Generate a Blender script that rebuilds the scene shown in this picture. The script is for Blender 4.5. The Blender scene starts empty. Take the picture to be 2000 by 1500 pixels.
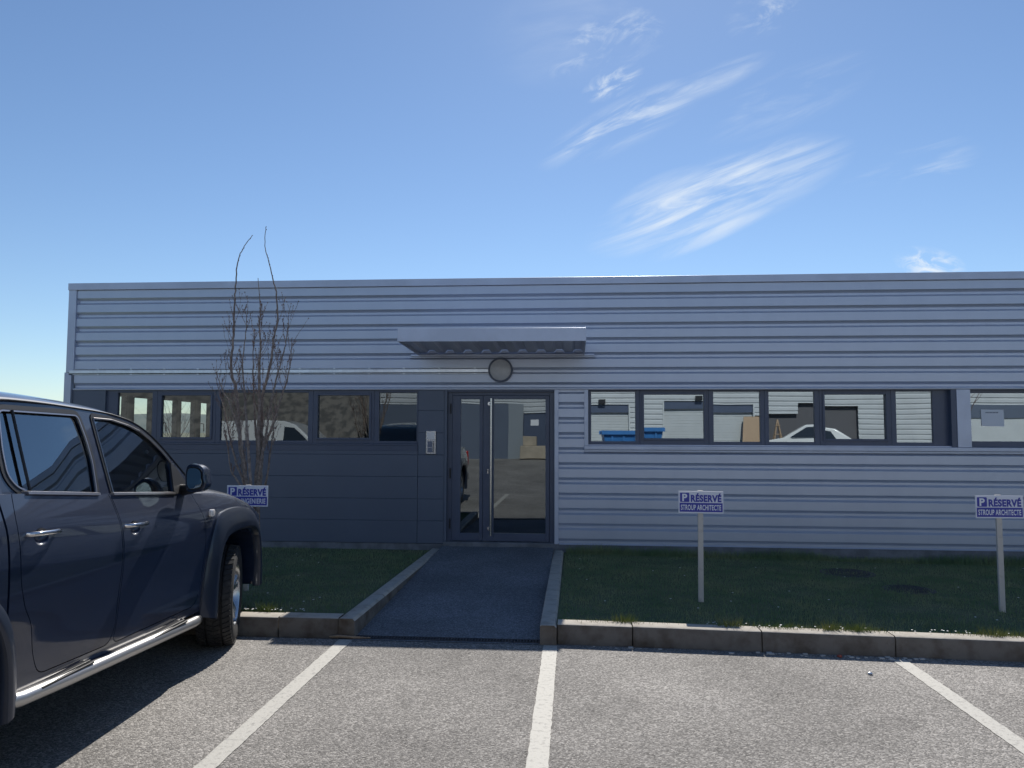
import bpy, bmesh, math, random
from math import radians as R, sin, cos, tan, pi, sqrt
from mathutils import Vector, Matrix, noise as mnoise
random.seed(7)
S = bpy.context.scene
COL = S.collection

# ------------------------------------------------------------------ camera
YAW, PITCH, ROLL, HC = R(4.6), R(3.65), R(0.2), 1.65
fw = Vector((-sin(YAW)*cos(PITCH), cos(YAW)*cos(PITCH), sin(PITCH)))
r0 = Vector((cos(YAW), sin(YAW), 0)); u0 = r0.cross(fw)
rt = r0*cos(ROLL) + u0*sin(ROLL); up = rt.cross(fw)
cd = bpy.data.cameras.new("camera"); cam = bpy.data.objects.new("camera", cd); COL.objects.link(cam)
M = Matrix((rt, up, -fw)).transposed().to_4x4(); M.translation = Vector((0, 0, HC))
cam.matrix_world = M
cd.sensor_width = 36; cd.lens = 1502/2000*36; cd.clip_start = .05; cd.clip_end = 9000
S.camera = cam

# ------------------------------------------------------------------ light
SUN_EL, SUN_AZ = R(42.3), R(4.6)          # azimuth measured from +Y towards +X
sd = Vector((sin(SUN_AZ)*cos(SUN_EL), cos(SUN_AZ)*cos(SUN_EL), sin(SUN_EL)))
sl = bpy.data.lights.new("sun", 'SUN'); sl.energy = 4.25; sl.angle = R(.53); sl.color = (1, .95, .87)
so = bpy.data.objects.new("sun", sl); COL.objects.link(so)
so.rotation_euler = sd.to_track_quat('Z', 'Y').to_euler(); so.location = (0, 0, 50)

S.view_settings.view_transform = 'Standard'; S.view_settings.look = 'None'
S.view_settings.exposure = 0.44; S.view_settings.gamma = 1

W = bpy.data.worlds.new("World"); S.world = W; W.use_nodes = True
nt = W.node_tree; nt.nodes.clear()
def N(nt, typ, **kw):
    n = nt.nodes.new(typ)
    for k, v in kw.items():
        if k == 'inp':
            for a, b in v.items(): n.inputs[a].default_value = b
        else: setattr(n, k, v)
    return n
def math_(nt, op, a, b=None, clamp=False):
    n = N(nt, 'ShaderNodeMath', operation=op); n.use_clamp = clamp
    for i, v in enumerate((a, b)):
        if v is None: continue
        if isinstance(v, (int, float)): n.inputs[i].default_value = v
        else: nt.links.new(v, n.inputs[i])
    return n.outputs[0]
sky = N(nt, 'ShaderNodeTexSky', sky_type='NISHITA', sun_disc=False, sun_elevation=SUN_EL, sun_rotation=SUN_AZ,
        altitude=300, air_density=1.0, dust_density=0.12, ozone_density=1.6)
bg = N(nt, 'ShaderNodeBackground', inp={'Strength': .078}); out = N(nt, 'ShaderNodeOutputWorld')
# thin cirrus: noise stretched along the wind, kept inside a few soft regions of the dome
tc = N(nt, 'ShaderNodeTexCoord')
def dot(v):
    n = N(nt, 'ShaderNodeVectorMath', operation='DOT_PRODUCT'); n.inputs[1].default_value = v
    nt.links.new(tc.outputs['Generated'], n.inputs[0]); return n.outputs['Value']
cn = Vector((-.08, .995, .064)).normalized(); ca = Vector((cn.y, -cn.x, 0)).normalized(); cb = ca.cross(cn)
dn = math_(nt, 'MAXIMUM', dot(cn), .05)
U = math_(nt, 'DIVIDE', dot(ca), dn); V = math_(nt, 'DIVIDE', dot(cb), dn)
def cloud(px, py, ang, la, lb, sx, sy, amp, seed, lo=.42, hi=.75):
    u, v = (px-1000)/1502., -(py-750)/1502.
    du = math_(nt, 'SUBTRACT', U, u); dv = math_(nt, 'SUBTRACT', V, v)
    c, s = cos(R(ang)), sin(R(ang))
    a = math_(nt, 'ADD', math_(nt, 'MULTIPLY', du, c), math_(nt, 'MULTIPLY', dv, s))
    b = math_(nt, 'SUBTRACT', math_(nt, 'MULTIPLY', dv, c), math_(nt, 'MULTIPLY', du, s))
    aa = math_(nt, 'MULTIPLY', a, 1502./la); bb = math_(nt, 'MULTIPLY', b, 1502./lb)
    r2 = math_(nt, 'ADD', math_(nt, 'MULTIPLY', aa, aa), math_(nt, 'MULTIPLY', bb, bb))
    cv = N(nt, 'ShaderNodeCombineXYZ')
    nt.links.new(math_(nt, 'MULTIPLY', a, sx), cv.inputs[0]); nt.links.new(math_(nt, 'MULTIPLY', b, sy), cv.inputs[1])
    cv.inputs[2].default_value = seed
    cw = N(nt, 'ShaderNodeVectorMath', operation='SCALE'); cw.inputs['Scale'].default_value = .42; nt.links.new(cv.outputs[0], cw.inputs[0])
    nw = N(nt, 'ShaderNodeTexNoise', inp={'Scale': 1.0, 'Detail': 4.0, 'Roughness': .6, 'Distortion': .5}); nt.links.new(cw.outputs[0], nw.inputs['Vector'])
    wob = math_(nt, 'MULTIPLY', math_(nt, 'SUBTRACT', nw.outputs['Fac'], .46), 3.4)
    m = math_(nt, 'MULTIPLY', math_(nt, 'SUBTRACT', 1.0, r2, True), math_(nt, 'MAXIMUM', math_(nt, 'ADD', .75, wob), 0), True)
    nz = N(nt, 'ShaderNodeTexNoise', inp={'Scale': 1.0, 'Detail': 9.0, 'Roughness': .62, 'Distortion': .7})
    nt.links.new(cv.outputs[0], nz.inputs['Vector'])
    mr = N(nt, 'ShaderNodeMapRange', interpolation_type='SMOOTHSTEP', inp={'From Min': lo, 'From Max': hi})
    nt.links.new(nz.outputs['Fac'], mr.inputs['Value'])
    return math_(nt, 'MULTIPLY', math_(nt, 'MULTIPLY', mr.outputs[0], math_(nt, 'POWER', m, 1.25)), amp)
cl = [cloud(1215, 245, 27, 190, 52, 6, 36, .8, 1.3, .38, .68), cloud(1370, 165, 24, 160, 30, 6, 36, .5, 2.3, .38, .68), cloud(1405, 380, 21, 290, 80, 5, 46, .85, 7.7, .34, .70), cloud(1300, 395, 24, 140, 60, 6, 50, .55, 9.3, .32, .66), cloud(1395, 452, 24, 150, 22, 4, 36, .7, 4.1, .30, .60),
      cloud(1190, 80, 24, 150, 75, 18, 40, .55, 3.2, .44, .74), cloud(1195, 160, 28, 70, 32, 18, 50, .7, 8.2, .42, .70), cloud(1110, 60, 10, 200, 120, 5, 9, .22, 6.6, .3, .8), cloud(1490, 25, 20, 90, 50, 18, 36, .65, 9.9), cloud(1815, 512, -10, 75, 34, 34, 60, .95, 5.2, .38, .66),
      cloud(1780, 320, 14, 150, 50, 7, 50, .5, 12.2), cloud(1540, 190, 24, 200, 60, 6, 36, .3, 15.2)]
tot = cl[0]
for c_ in cl[1:]: tot = math_(nt, 'MAXIMUM', tot, c_)
mx = N(nt, 'ShaderNodeMix', data_type='RGBA'); mx.inputs[7].default_value = (7.8, 8.5, 9.2, 1)
tint = N(nt, 'ShaderNodeMix', data_type='RGBA', blend_type='MULTIPLY'); tint.inputs[0].default_value = 1; tint.inputs[7].default_value = (.84, .94, 1.05, 1)
nt.links.new(sky.outputs[0], tint.inputs[6])
nt.links.new(tot, mx.inputs[0]); nt.links.new(tint.outputs[2], mx.inputs[6])
nt.links.new(mx.outputs[2], bg.inputs[0]); nt.links.new(bg.outputs[0], out.inputs[0])

# ------------------------------------------------------------------ helpers
def gz(x, y):
    z = -.012*max(x, 0) if x < 30 else -.36
    t = min(max((-y-1)/11., 0), 1); return z + .55*t*t*(3-2*t)
class MB:
    def __init__(s): s.v = []; s.f = []; s.mi = []
    def add(s, vs, fs, mi=0):
        o = len(s.v); s.v += [tuple(p) for p in vs]
        s.f += [tuple(i+o for i in f) for f in fs]; s.mi += [mi]*len(fs); return s
    def box(s, x0, x1, y0, y1, z0, z1, mi=0):
        return s.add([(x0,y0,z0),(x1,y0,z0),(x1,y1,z0),(x0,y1,z0),(x0,y0,z1),(x1,y0,z1),(x1,y1,z1),(x0,y1,z1)],
                     [(0,3,2,1),(4,5,6,7),(0,1,5,4),(1,2,6,5),(2,3,7,6),(3,0,4,7)], mi)
    def tube(s, path, rad, n=8, caps=True, mi=0):
        P = [Vector(p) for p in path]; k = len(P)
        if isinstance(rad, (int, float)): rad = [rad]*k
        vs = []; prev = None
        for i, p in enumerate(P):
            t = (P[min(i+1, k-1)] - P[max(i-1, 0)]).normalized()
            a = prev if prev is not None else (Vector((0, 0, 1)) if abs(t.z) < .9 else Vector((1, 0, 0)))
            a = (a - t*a.dot(t)).normalized(); prev = a; b = t.cross(a)
            for j in range(n):
                q = p + (a*cos(2*pi*j/n) + b*sin(2*pi*j/n))*rad[i]; vs.append(q)
        fs = [(i*n+j, i*n+(j+1) % n, (i+1)*n+(j+1) % n, (i+1)*n+j) for i in range(k-1) for j in range(n)]
        if caps: fs += [tuple(reversed(range(n))), tuple((k-1)*n+j for j in range(n))]
        return s.add(vs, fs, mi)
    def lathe(s, prof, axis='x', c=(0, 0, 0), n=48, closed=False, mi=0):
        vs = []
        for (a, r) in prof:
            for j in range(n):
                t = 2*pi*j/n; q = {'x': (a, r*cos(t), r*sin(t)), 'y': (r*cos(t), a, r*sin(t)), 'z': (r*cos(t), r*sin(t), a)}[axis]
                vs.append((q[0]+c[0], q[1]+c[1], q[2]+c[2]))
        k = len(prof); m = k if closed else k-1
        fs = [(i*n+j, i*n+(j+1) % n, ((i+1) % k)*n+(j+1) % n, ((i+1) % k)*n+j) for i in range(m) for j in range(n)]
        return s.add(vs, fs, mi)
    def prism(s, poly, plane, a, b, mi=0):
        """poly 2D list; plane 'yz' extrudes along x from a to b, 'xz' along y, 'xy' along z"""
        def m(p, t): return {'yz': (t, p[0], p[1]), 'xz': (p[0], t, p[1]), 'xy': (p[0], p[1], t)}[plane]
        n = len(poly)
        return s.add([m(p, a) for p in poly]+[m(p, b) for p in poly],
                     [tuple(range(n)), tuple(reversed(range(n, 2*n)))]+[(i, n+i, n+(i+1) % n, (i+1) % n) for i in range(n)], mi)
    def loft(s, rings, close_ring=True, caps=True, mi=0):
        n = len(rings[0]); vs = [p for r in rings for p in r]; k = len(rings)
        fs = [(i*n+j, i*n+(j+1) % n, (i+1)*n+(j+1) % n, (i+1)*n+j) for i in range(k-1) for j in range(n if close_ring else n-1)]
        if caps and close_ring: fs += [tuple(reversed(range(n))), tuple((k-1)*n+j for j in range(n))]
        return s.add(vs, fs, mi)
    def flipx(s):
        o = MB(); o.v = [(-p[0], p[1], p[2]) for p in s.v]; o.f = [tuple(reversed(f)) for f in s.f]; o.mi = list(s.mi); return o
    def build(s, name, mats, parent=None, smooth=None, bevel=0, off=None, recalc=True, seg=2):
        me = bpy.data.meshes.new(name)
        o3 = Vector((0, 0, 0)); q = parent
        while q is not None: o3 += q.location; q = q.parent
        if off: o3 += Vector(off)
        me.from_pydata([(p[0]-o3.x, p[1]-o3.y, p[2]-o3.z) for p in s.v], [], s.f)
        if recalc:
            bm = bmesh.new(); bm.from_mesh(me); bmesh.ops.recalc_face_normals(bm, faces=bm.faces); bm.to_mesh(me); bm.free()
        for i, k in enumerate(s.mi): me.polygons[i].material_index = k
        return link(name, me, mats, parent, smooth, bevel, seg)
def link(name, me, mats, parent=None, smooth=None, bevel=0, seg=2):
    if not isinstance(mats, (list, tuple)): mats = [mats]
    me.materials.clear()
    for m in mats: me.materials.append(m)
    if smooth is not None:
        me.polygons.foreach_set('use_smooth', [True]*len(me.polygons)); me.set_sharp_from_angle(angle=R(smooth))
    ob = bpy.data.objects.new(name, me); COL.objects.link(ob)
    if parent is not None: ob.parent = parent
    if bevel:
        b = ob.modifiers.new('bevel', 'BEVEL'); b.width = bevel; b.segments = seg; b.limit_method = 'ANGLE'; b.angle_limit = R(35); b.harden_normals = False
    return ob
def tag(o, label=None, cat=None, group=None, kind=None):
    if label: o['label'] = label
    if cat: o['category'] = cat
    if group: o['group'] = group
    if kind: o['kind'] = kind
    return o
def thing(name, label, cat, loc=(0, 0, 0), group=None):
    o = bpy.data.objects.new(name, None); COL.objects.link(o); o.location = loc; o.empty_display_size = .2
    return tag(o, label, cat, group)
def boolean(a, cutters, op='DIFFERENCE'):
    """a: object; cutters: list of MB; returns new mesh"""
    tmp = []
    for c in cutters:
        me = bpy.data.meshes.new('c'); me.from_pydata(c.v, [], c.f)
        bm = bmesh.new(); bm.from_mesh(me); bmesh.ops.recalc_face_normals(bm, faces=bm.faces); bm.to_mesh(me); bm.free()
        co = bpy.data.objects.new('c', me); COL.objects.link(co); tmp.append(co)
        m = a.modifiers.new('b', 'BOOLEAN'); m.operation = op; m.solver = 'EXACT'; m.object = co
    dg = bpy.context.evaluated_depsgraph_get(); dg.update()
    me = bpy.data.meshes.new_from_object(a.evaluated_get(dg))
    a.modifiers.clear()
    for co in tmp: d = co.data; bpy.data.objects.remove(co); bpy.data.meshes.remove(d)
    return me

# ------------------------------------------------------------------ materials
MATS = {}
def mat(name, col, rough=.5, metal=0, spec=.5, coat=0, coat_r=.05, n_amt=0, n_scale=5, n_col=None, n_lo=.4, n_hi=.6, bump=0, b_scale=80, b_dist=.002, det=6, stretch=None, extra=None):
    m = bpy.data.materials.new(name); m.use_nodes = True; t = m.node_tree; t.nodes.clear(); MATS[name] = m
    o = N(t, 'ShaderNodeOutputMaterial'); p = N(t, 'ShaderNodeBsdfPrincipled')
    p.inputs['Base Color'].default_value = (*col, 1); p.inputs['Roughness'].default_value = rough; p.inputs['Metallic'].default_value = metal
    p.inputs['Specular IOR Level'].default_value = spec; p.inputs['Coat Weight'].default_value = coat; p.inputs['Coat Roughness'].default_value = coat_r
    t.links.new(p.outputs[0], o.inputs[0])
    tcn = N(t, 'ShaderNodeTexCoord'); vec = tcn.outputs['Object']
    if stretch:
        mp = N(t, 'ShaderNodeMapping'); mp.inputs['Scale'].default_value = stretch; t.links.new(vec, mp.inputs[0]); vec = mp.outputs[0]
    if n_amt:
        nz = N(t, 'ShaderNodeTexNoise', inp={'Scale': n_scale, 'Detail': det, 'Roughness': .6}); t.links.new(vec, nz.inputs['Vector'])
        mr = N(t, 'ShaderNodeMapRange', inp={'From Min': n_lo, 'From Max': n_hi, 'To Min': 0, 'To Max': n_amt}); t.links.new(nz.outputs['Fac'], mr.inputs['Value'])
        mxn = N(t, 'ShaderNodeMix', data_type='RGBA'); mxn.inputs[6].default_value = (*col, 1)
        c2 = n_col or tuple(c*.6 for c in col); mxn.inputs[7].default_value = (*c2, 1)
        t.links.new(mr.outputs[0], mxn.inputs[0]); t.links.new(mxn.outputs[2], p.inputs['Base Color'])
    if bump:
        nb = N(t, 'ShaderNodeTexNoise', inp={'Scale': b_scale, 'Detail': 4}); t.links.new(vec, nb.inputs['Vector'])
        bp = N(t, 'ShaderNodeBump', inp={'Strength': bump, 'Distance': b_dist}); t.links.new(nb.outputs['Fac'], bp.inputs['Height'])
        t.links.new(bp.outputs[0], p.inputs['Normal'])
    return m
def glass_mat(name, refl, tint, wav=.0, wscale=1.2, rough=0.0, f0=None):
    m = bpy.data.materials.new(name); m.use_nodes = True; t = m.node_tree; t.nodes.clear()
    o = N(t, 'ShaderNodeOutputMaterial'); tr = N(t, 'ShaderNodeBsdfTransparent'); tr.inputs[0].default_value = (*tint, 1)
    gl = N(t, 'ShaderNodeBsdfGlossy'); gl.inputs['Roughness'].default_value = rough; gl.inputs[0].default_value = (.80, .90, .96, 1)
    lw = N(t, 'ShaderNodeFresnel', inp={'IOR': 1.5})
    fac = math_(t, 'ADD', math_(t, 'MULTIPLY', lw.outputs[0], 1-refl), refl, True)
    mxs = N(t, 'ShaderNodeMixShader'); t.links.new(fac, mxs.inputs[0]); t.links.new(tr.outputs[0], mxs.inputs[1]); t.links.new(gl.outputs[0], mxs.inputs[2])
    t.links.new(mxs.outputs[0], o.inputs[0])
    if wav:
        tcn = N(t, 'ShaderNodeTexCoord'); nb = N(t, 'ShaderNodeTexNoise', inp={'Scale': wscale, 'Detail': 1}); t.links.new(tcn.outputs['Object'], nb.inputs['Vector'])
        bp = N(t, 'ShaderNodeBump', inp={'Strength': 1, 'Distance': wav}); t.links.new(nb.outputs['Fac'], bp.inputs['Height'])
        t.links.new(bp.outputs[0], gl.inputs['Normal']); 
    return m
def asphalt(name, lo, hi, fine=120):
    m = bpy.data.materials.new(name); m.use_nodes = True; t = m.node_tree; t.nodes.clear()
    o = N(t, 'ShaderNodeOutputMaterial'); p = N(t, 'ShaderNodeBsdfPrincipled', inp={'Roughness': .85}); t.links.new(p.outputs[0], o.inputs[0])
    tcn = N(t, 'ShaderNodeTexCoord'); v = tcn.outputs['Object']
    vo = N(t, 'ShaderNodeTexVoronoi', inp={'Scale': fine}); t.links.new(v, vo.inputs['Vector'])
    sp = N(t, 'ShaderNodeSeparateColor'); t.links.new(vo.outputs['Color'], sp.inputs[0])
    n2 = N(t, 'ShaderNodeTexNoise', inp={'Scale': fine*.35, 'Detail': 5, 'Roughness': .7}); t.links.new(v, n2.inputs['Vector'])
    n3 = N(t, 'ShaderNodeTexNoise', inp={'Scale': .55, 'Detail': 5, 'Roughness': .6}); t.links.new(v, n3.inputs['Vector'])
    mxx = math_(t, 'ADD', math_(t, 'MULTIPLY', sp.outputs[0], .55), math_(t, 'MULTIPLY', n2.outputs['Fac'], .55))
    mxx = math_(t, 'ADD', mxx, math_(t, 'MULTIPLY', math_(t, 'SUBTRACT', n3.outputs['Fac'], .5), .75))
    n4 = N(t, 'ShaderNodeTexNoise', inp={'Scale': 1.7, 'Detail': 8, 'Roughness': .65, 'Distortion': .6}); t.links.new(v, n4.inputs['Vector'])
    st = N(t, 'ShaderNodeMapRange', inp={'From Min': .56, 'From Max': .74, 'To Min': 0, 'To Max': .16}); t.links.new(n4.outputs['Fac'], st.inputs['Value'])
    mxx = math_(t, 'SUBTRACT', mxx, st.outputs[0])
    n5 = N(t, 'ShaderNodeTexVoronoi', inp={'Scale': 9}); t.links.new(v, n5.inputs['Vector'])
    sp5 = math_(t, 'LESS_THAN', n5.outputs['Distance'], .05); mxx = math_(t, 'ADD', mxx, math_(t, 'MULTIPLY', sp5, .35))
    cr = N(t, 'ShaderNodeValToRGB'); cr.color_ramp.elements[0].position = .12; cr.color_ramp.elements[1].position = .98
    cr.color_ramp.elements[0].color = (*lo, 1); cr.color_ramp.elements[1].color = (*hi, 1)
    e = cr.color_ramp.elements.new(.62); e.color = tuple((a*.62+b*.38) for a, b in zip(lo, hi))+(1,)
    t.links.new(mxx, cr.inputs[0]); t.links.new(cr.outputs[0], p.inputs['Base Color'])
    bp = N(t, 'ShaderNodeBump', inp={'Strength': .75, 'Distance': .006})
    hh = math_(t, 'ADD', math_(t, 'MULTIPLY', vo.outputs['Distance'], -1.0), n2.outputs['Fac']); t.links.new(hh, bp.inputs['Height']); t.links.new(bp.outputs[0], p.inputs['Normal'])
    return m
A_LOT = asphalt('asphalt_mat', (.046, .043, .040), (.51, .48, .445), 108)
A_PATH = asphalt('path_mat', (.060, .064, .070), (.33, .35, .38), 120)
PAINT = mat('line_paint', (.44, .425, .385), .7, n_amt=.95, n_scale=34, n_col=(.24, .23, .215), n_lo=.52, n_hi=.70, bump=.5, b_scale=90, b_dist=.003)
KERBF = mat('kerb_face_soiled_shaded', (.19, .165, .14), .9, n_amt=.9, n_scale=5, n_col=(.085, .062, .042), n_lo=.42, n_hi=.66, bump=.6, b_scale=60, b_dist=.004)  # brown soiling, darkened further so the colour carries the face's shade
KERB = mat('kerb_concrete_lit', (.46, .42, .36), .9, n_amt=.6, n_scale=9, n_col=(.24, .20, .16), n_lo=.46, n_hi=.72, bump=.6, b_scale=70, b_dist=.004)  # kerb top, concrete colour lightened to carry the sunlight on it
CONC = mat('concrete', (.20, .21, .23), .9, n_amt=.8, n_scale=5, bump=.5, b_scale=50, b_dist=.003)
CLAD = mat('cladding_paint', (.485, .535, .64), .36, .45, n_amt=.22, n_scale=.8, n_col=(.37, .415, .52), n_lo=.42, n_hi=.72, bump=.12, b_scale=1.6, b_dist=.01, stretch=(4, 1, .8))
TRIM = mat('trim_paint', (.52, .57, .69), .38, .35, n_amt=.25, n_scale=2)
ANTH = mat('anthracite_panel', (.105, .13, .18), .42, .0, n_amt=.4, n_scale=1.1, n_col=(.09, .112, .155), bump=.1, b_scale=2, b_dist=.01)
ANTHF = mat('anthracite_frame', (.078, .10, .155), .35, .0, n_amt=.2, n_scale=3)
GALV = mat('galvanised_steel', (.62, .66, .72), .28, .85, n_amt=.3, n_scale=12)
STEEL = mat('brushed_steel', (.62, .62, .62), .22, 1, n_amt=.2, n_scale=30)
SCREW = mat('screw', (.12, .13, .15), .4, .6)
BLACK = mat('black_plastic', (.012, .013, .016), .45)
GLASS = glass_mat('window_glass', .36, (.42, .46, .46), .0009, .9)
GLASSL = glass_mat('window_glass_clear', .13, (.66, .72, .70), .0012, 1.2)
GLASSD = glass_mat('door_glass', .20, (.30, .33, .34), .0010, 1.1)
INT_W = mat('interior_wall', (.34, .34, .33), .8); INT_F = mat('interior_floor', (.10, .09, .08), .6)
INT_D = mat('interior_dark', (.10, .10, .11), .8); WOODW = mat('window_wood', (.06, .05, .045), .6)
GRASS = mat('lawn_soil', (.08, .11, .05), .95, n_amt=.9, n_scale=3.5, n_col=(.13, .14, .075), n_lo=.4, n_hi=.65, bump=.8, b_scale=60, b_dist=.01)
def leafm(name, c1, c2):
    m = mat(name, c1, .7, n_amt=1, n_scale=2.2, n_col=c2, n_lo=.38, n_hi=.62); return m
BLADE = leafm('grass_blade', (.12, .20, .09), (.24, .28, .14)); BLADE2 = leafm('grass_tuft', (.10, .16, .025), (.20, .21, .06))
WHITE = mat('white_paint', (.78, .78, .76), .5, n_amt=.2, n_scale=8); PETAL = mat('petal', (.85, .85, .82), .6)
BARK = mat('bark', (.17, .13, .11), .8, n_amt=.8, n_scale=30, n_col=(.33, .28, .25), bump=.5, b_scale=120, b_dist=.003)
TWIG = mat('twig', (.14, .095, .085), .6, n_amt=.7, n_scale=15, n_col=(.30, .24, .22))

# ------------------------------------------------------------------ ground
def grid(name, xs, ys, zf, m, kind='structure', smooth=40, parent=None):
    b = MB(); n = len(xs)
    b.add([(x, y, zf(x, y)) for y in ys for x in xs], [(j*n+i, j*n+i+1, (j+1)*n+i+1, (j+1)*n+i) for j in range(len(ys)-1) for i in range(n-1)])
    o = b.build(name, m, parent, smooth=smooth, recalc=False); return tag(o, kind=kind)
def lin(a, b, n): return [a+(b-a)*i/n for i in range(n+1)]
FIELD = mat('field', (.09, .10, .045), .95, n_amt=.8, n_scale=.15, n_col=(.14, .12, .07))
xs = [-5000, -1500, -500, -150, -60]+lin(-42, -2, 10)+lin(0, 30, 10)+[60, 150, 500, 1500, 5000]
ys = [-5000, -1500, -500, -150, -60, -40]+lin(-14, 0, 14)+[6, 12, 20, 30, 45, 80, 200, 600, 2000, 5000]
grid('ground', xs, ys, lambda x, y: gz(x, y)-.06, FIELD)
grid('parking_lot', lin(-40, -2, 19)+lin(0, 30, 20), lin(-40, -14, 4)+lin(-13, 6.14, 24), gz, A_LOT)
rnd = random.Random(3)
def stripe(x0, x1, y0, y1, seg=160):
    b = MB(); n = seg; vs = []
    for i in range(n+1):
        y = y0+(y1-y0)*i/n
        for x, s_ in ((x0, -1), (x1, 1)):
            vs.append((x+s_*rnd.uniform(0, .006), y, gz((x0+x1)/2, y)+.004))
    b.add(vs, [(2*i, 2*i+1, 2*i+3, 2*i+2) for i in range(n)]); return b
for k, (xc, y1) in enumerate([(-1.811, 6.12), (-.184, 6.10), (2.412, 6.06), (4.95, 6.04), (-4.40, 6.12)]):
    o = stripe(xc-.052, xc+.052, .3, y1).build('parking_line', PAINT, recalc=False); tag(o, kind='structure')
KF = 6.13
def kerb_y(x): return 6.20-.012*max(min(x+1.8, 5.5), -3) if x > -.3 else 6.20
def lz(x, y):
    t = min(max((y-6.3)/4.0, 0), 1); return gz(x, 5)+.135-.07*t
def kerb_run(x0, x1, seg, name='kerb'):
    b = MB(); x = x0
    while x < x1-.01:
        e = min(x+seg, x1); a0, a1 = kerb_y(x)-.005, kerb_y(e)-.005
        prof = [(0, -.1), (0, .130), (.008, .144), (.022, .150), (.165, .149), (.17, -.1)]
        j = rnd.uniform(-.004, .004); r = []
        for (xx, ya) in ((x+.004, a0), (e-.004, a1)): r.append([(xx, ya+p[0]+j, gz(xx, 5)+p[1]+j*.5) for p in prof])
        b.loft(r); x = e
    o = b.build(name, [KERB, KERBF], smooth=50, bevel=.003); soil_and_shade(o); return tag(o, kind='structure')
def soil_and_shade(o):
    for p in o.data.polygons: p.material_index = 0 if p.normal.z > .5 else 1  # upward faces take the sunlit tone, others the dirt with shade painted in
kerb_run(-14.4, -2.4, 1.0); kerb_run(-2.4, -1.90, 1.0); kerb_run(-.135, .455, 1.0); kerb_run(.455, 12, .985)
def path_z(y): return .13*min(max((y-6.25)/4.05, 0), 1)
for (x0, x1) in ((-1.90, -1.765), (-.268, -.137)):
    b = MB(); y = KF+.06 if x0 < -1 else KF-.01
    while y < 10.2:
        e = min(y+1.0, 10.3); r = []
        for yy in (y+.004, e-.004):
            top = .15-.045*min(max((yy-6.2)/4.1, 0), 1)
            r.append([(x0, yy, -.1), (x0, yy, top-.008), (x0+.015, yy, top), (x1-.02, yy, top), (x1, yy, top-.02), (x1, yy, -.1)])
        b.loft(r); y = e
    o = b.build('kerb', [KERB, KERBF], smooth=50, bevel=.003); soil_and_shade(o); tag(o, kind='structure')
grid('path', lin(-1.765, -.268, 6), [KF+.12]+lin(6.4, 10.32, 12), lambda x, y: path_z(y)+.004, A_PATH)
grid('path_apron', lin(-1.765, -.268, 6), [6.12, 6.15], lambda x, y: .004, A_PATH)
lawnL = grid('lawn_soil', lin(-15, -1.89, 26), lin(6.36, 10.45, 12), lz, GRASS)
lawnR = grid('lawn_soil', lin(-.138, 12, 24), lin(6.22, 10.45, 12), lz, GRASS)
# grass blades
def blades(name, n, area, hmin, hmax, m, seedk, keep=None, w=.0035, lean=.6):
    rr = random.Random(seedk); b = MB(); vs = []; fs = []
    for i in range(n):
        x = rr.uniform(area[0], area[1]); y = rr.uniform(area[2], area[3])
        if keep and not keep(x, y, rr): continue
        z = lz(x, y)-.003; h = rr.uniform(hmin, hmax)*(.7+.6*mnoise.noise(Vector((x*1.3, y*1.3, 0)))+.1); a = rr.uniform(0, 2*pi); l = rr.uniform(0, lean)*h
        dx, dy = cos(a)*w, sin(a)*w; k = len(vs); a2 = rr.uniform(0, 2*pi)
        vs += [(x-dx, y-dy, z), (x+dx, y+dy, z), (x+cos(a2)*l, y+sin(a2)*l, z+h)]; fs.append((k, k+1, k+2))
    b.v = vs; b.f = fs; b.mi = [0]*len(fs)
    o = b.build(name, m, recalc=False); return o
tag(blades('grass', 52000, (-9.5, -1.93, 6.40, 10.36), .015, .05, BLADE, 1), 'short mown grass on the left lawn between pickup and dark wall', 'grass', kind='stuff')
tag(blades('grass', 76000, (-.12, 8.2, 6.27, 10.36), .015, .05, BLADE, 2), 'short mown grass of the right lawn around the two architect signs', 'grass', kind='stuff')
def tufty(x, y, rr): return mnoise.noise(Vector((x*2.1, 3.3, 0))) > -.05+rr.uniform(-.1, .35)
tag(blades('grass_fringe', 9000, (-.1, 8, 6.24, 6.36), .02, .07, BLADE2, 4, tufty, .003, .8), 'yellowish sunlit grass fringe along the right kerb', 'grass', kind='stuff')
tag(blades('grass_fringe', 5000, (-9, -1.95, 6.375, 6.45), .02, .06, BLADE2, 5, tufty, .003, .8), 'yellowish grass fringe with daisies along the left kerb', 'grass', kind='stuff')
tag(blades('wall_weeds', 9000, (-.1, 8, 10.22, 10.37), .05, .15, BLADE, 6, None, .004), 'taller uncut grass at the foot of the grey ribbed wall', 'grass', kind='stuff')
def tuft(x, y, r, n, h, sd):
    rr = random.Random(sd); b = MB()
    for i in range(n):
        a = rr.uniform(0, 2*pi); q = rr.uniform(0, r); hh = h*rr.uniform(.5, 1); l = rr.uniform(.2, .9)*hh*.8; px, py = x+cos(a)*q, y+sin(a)*q*.6; z = lz(px, py)
        a3 = rr.uniform(0, pi); b.add([(px-cos(a3)*.003, py-sin(a3)*.003, z), (px+cos(a3)*.003, py+sin(a3)*.003, z), (px+cos(a)*l, py+sin(a)*l, z+hh)], [(0, 1, 2)])
    return b.build('grass_tuft', BLADE2, recalc=False)
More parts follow.
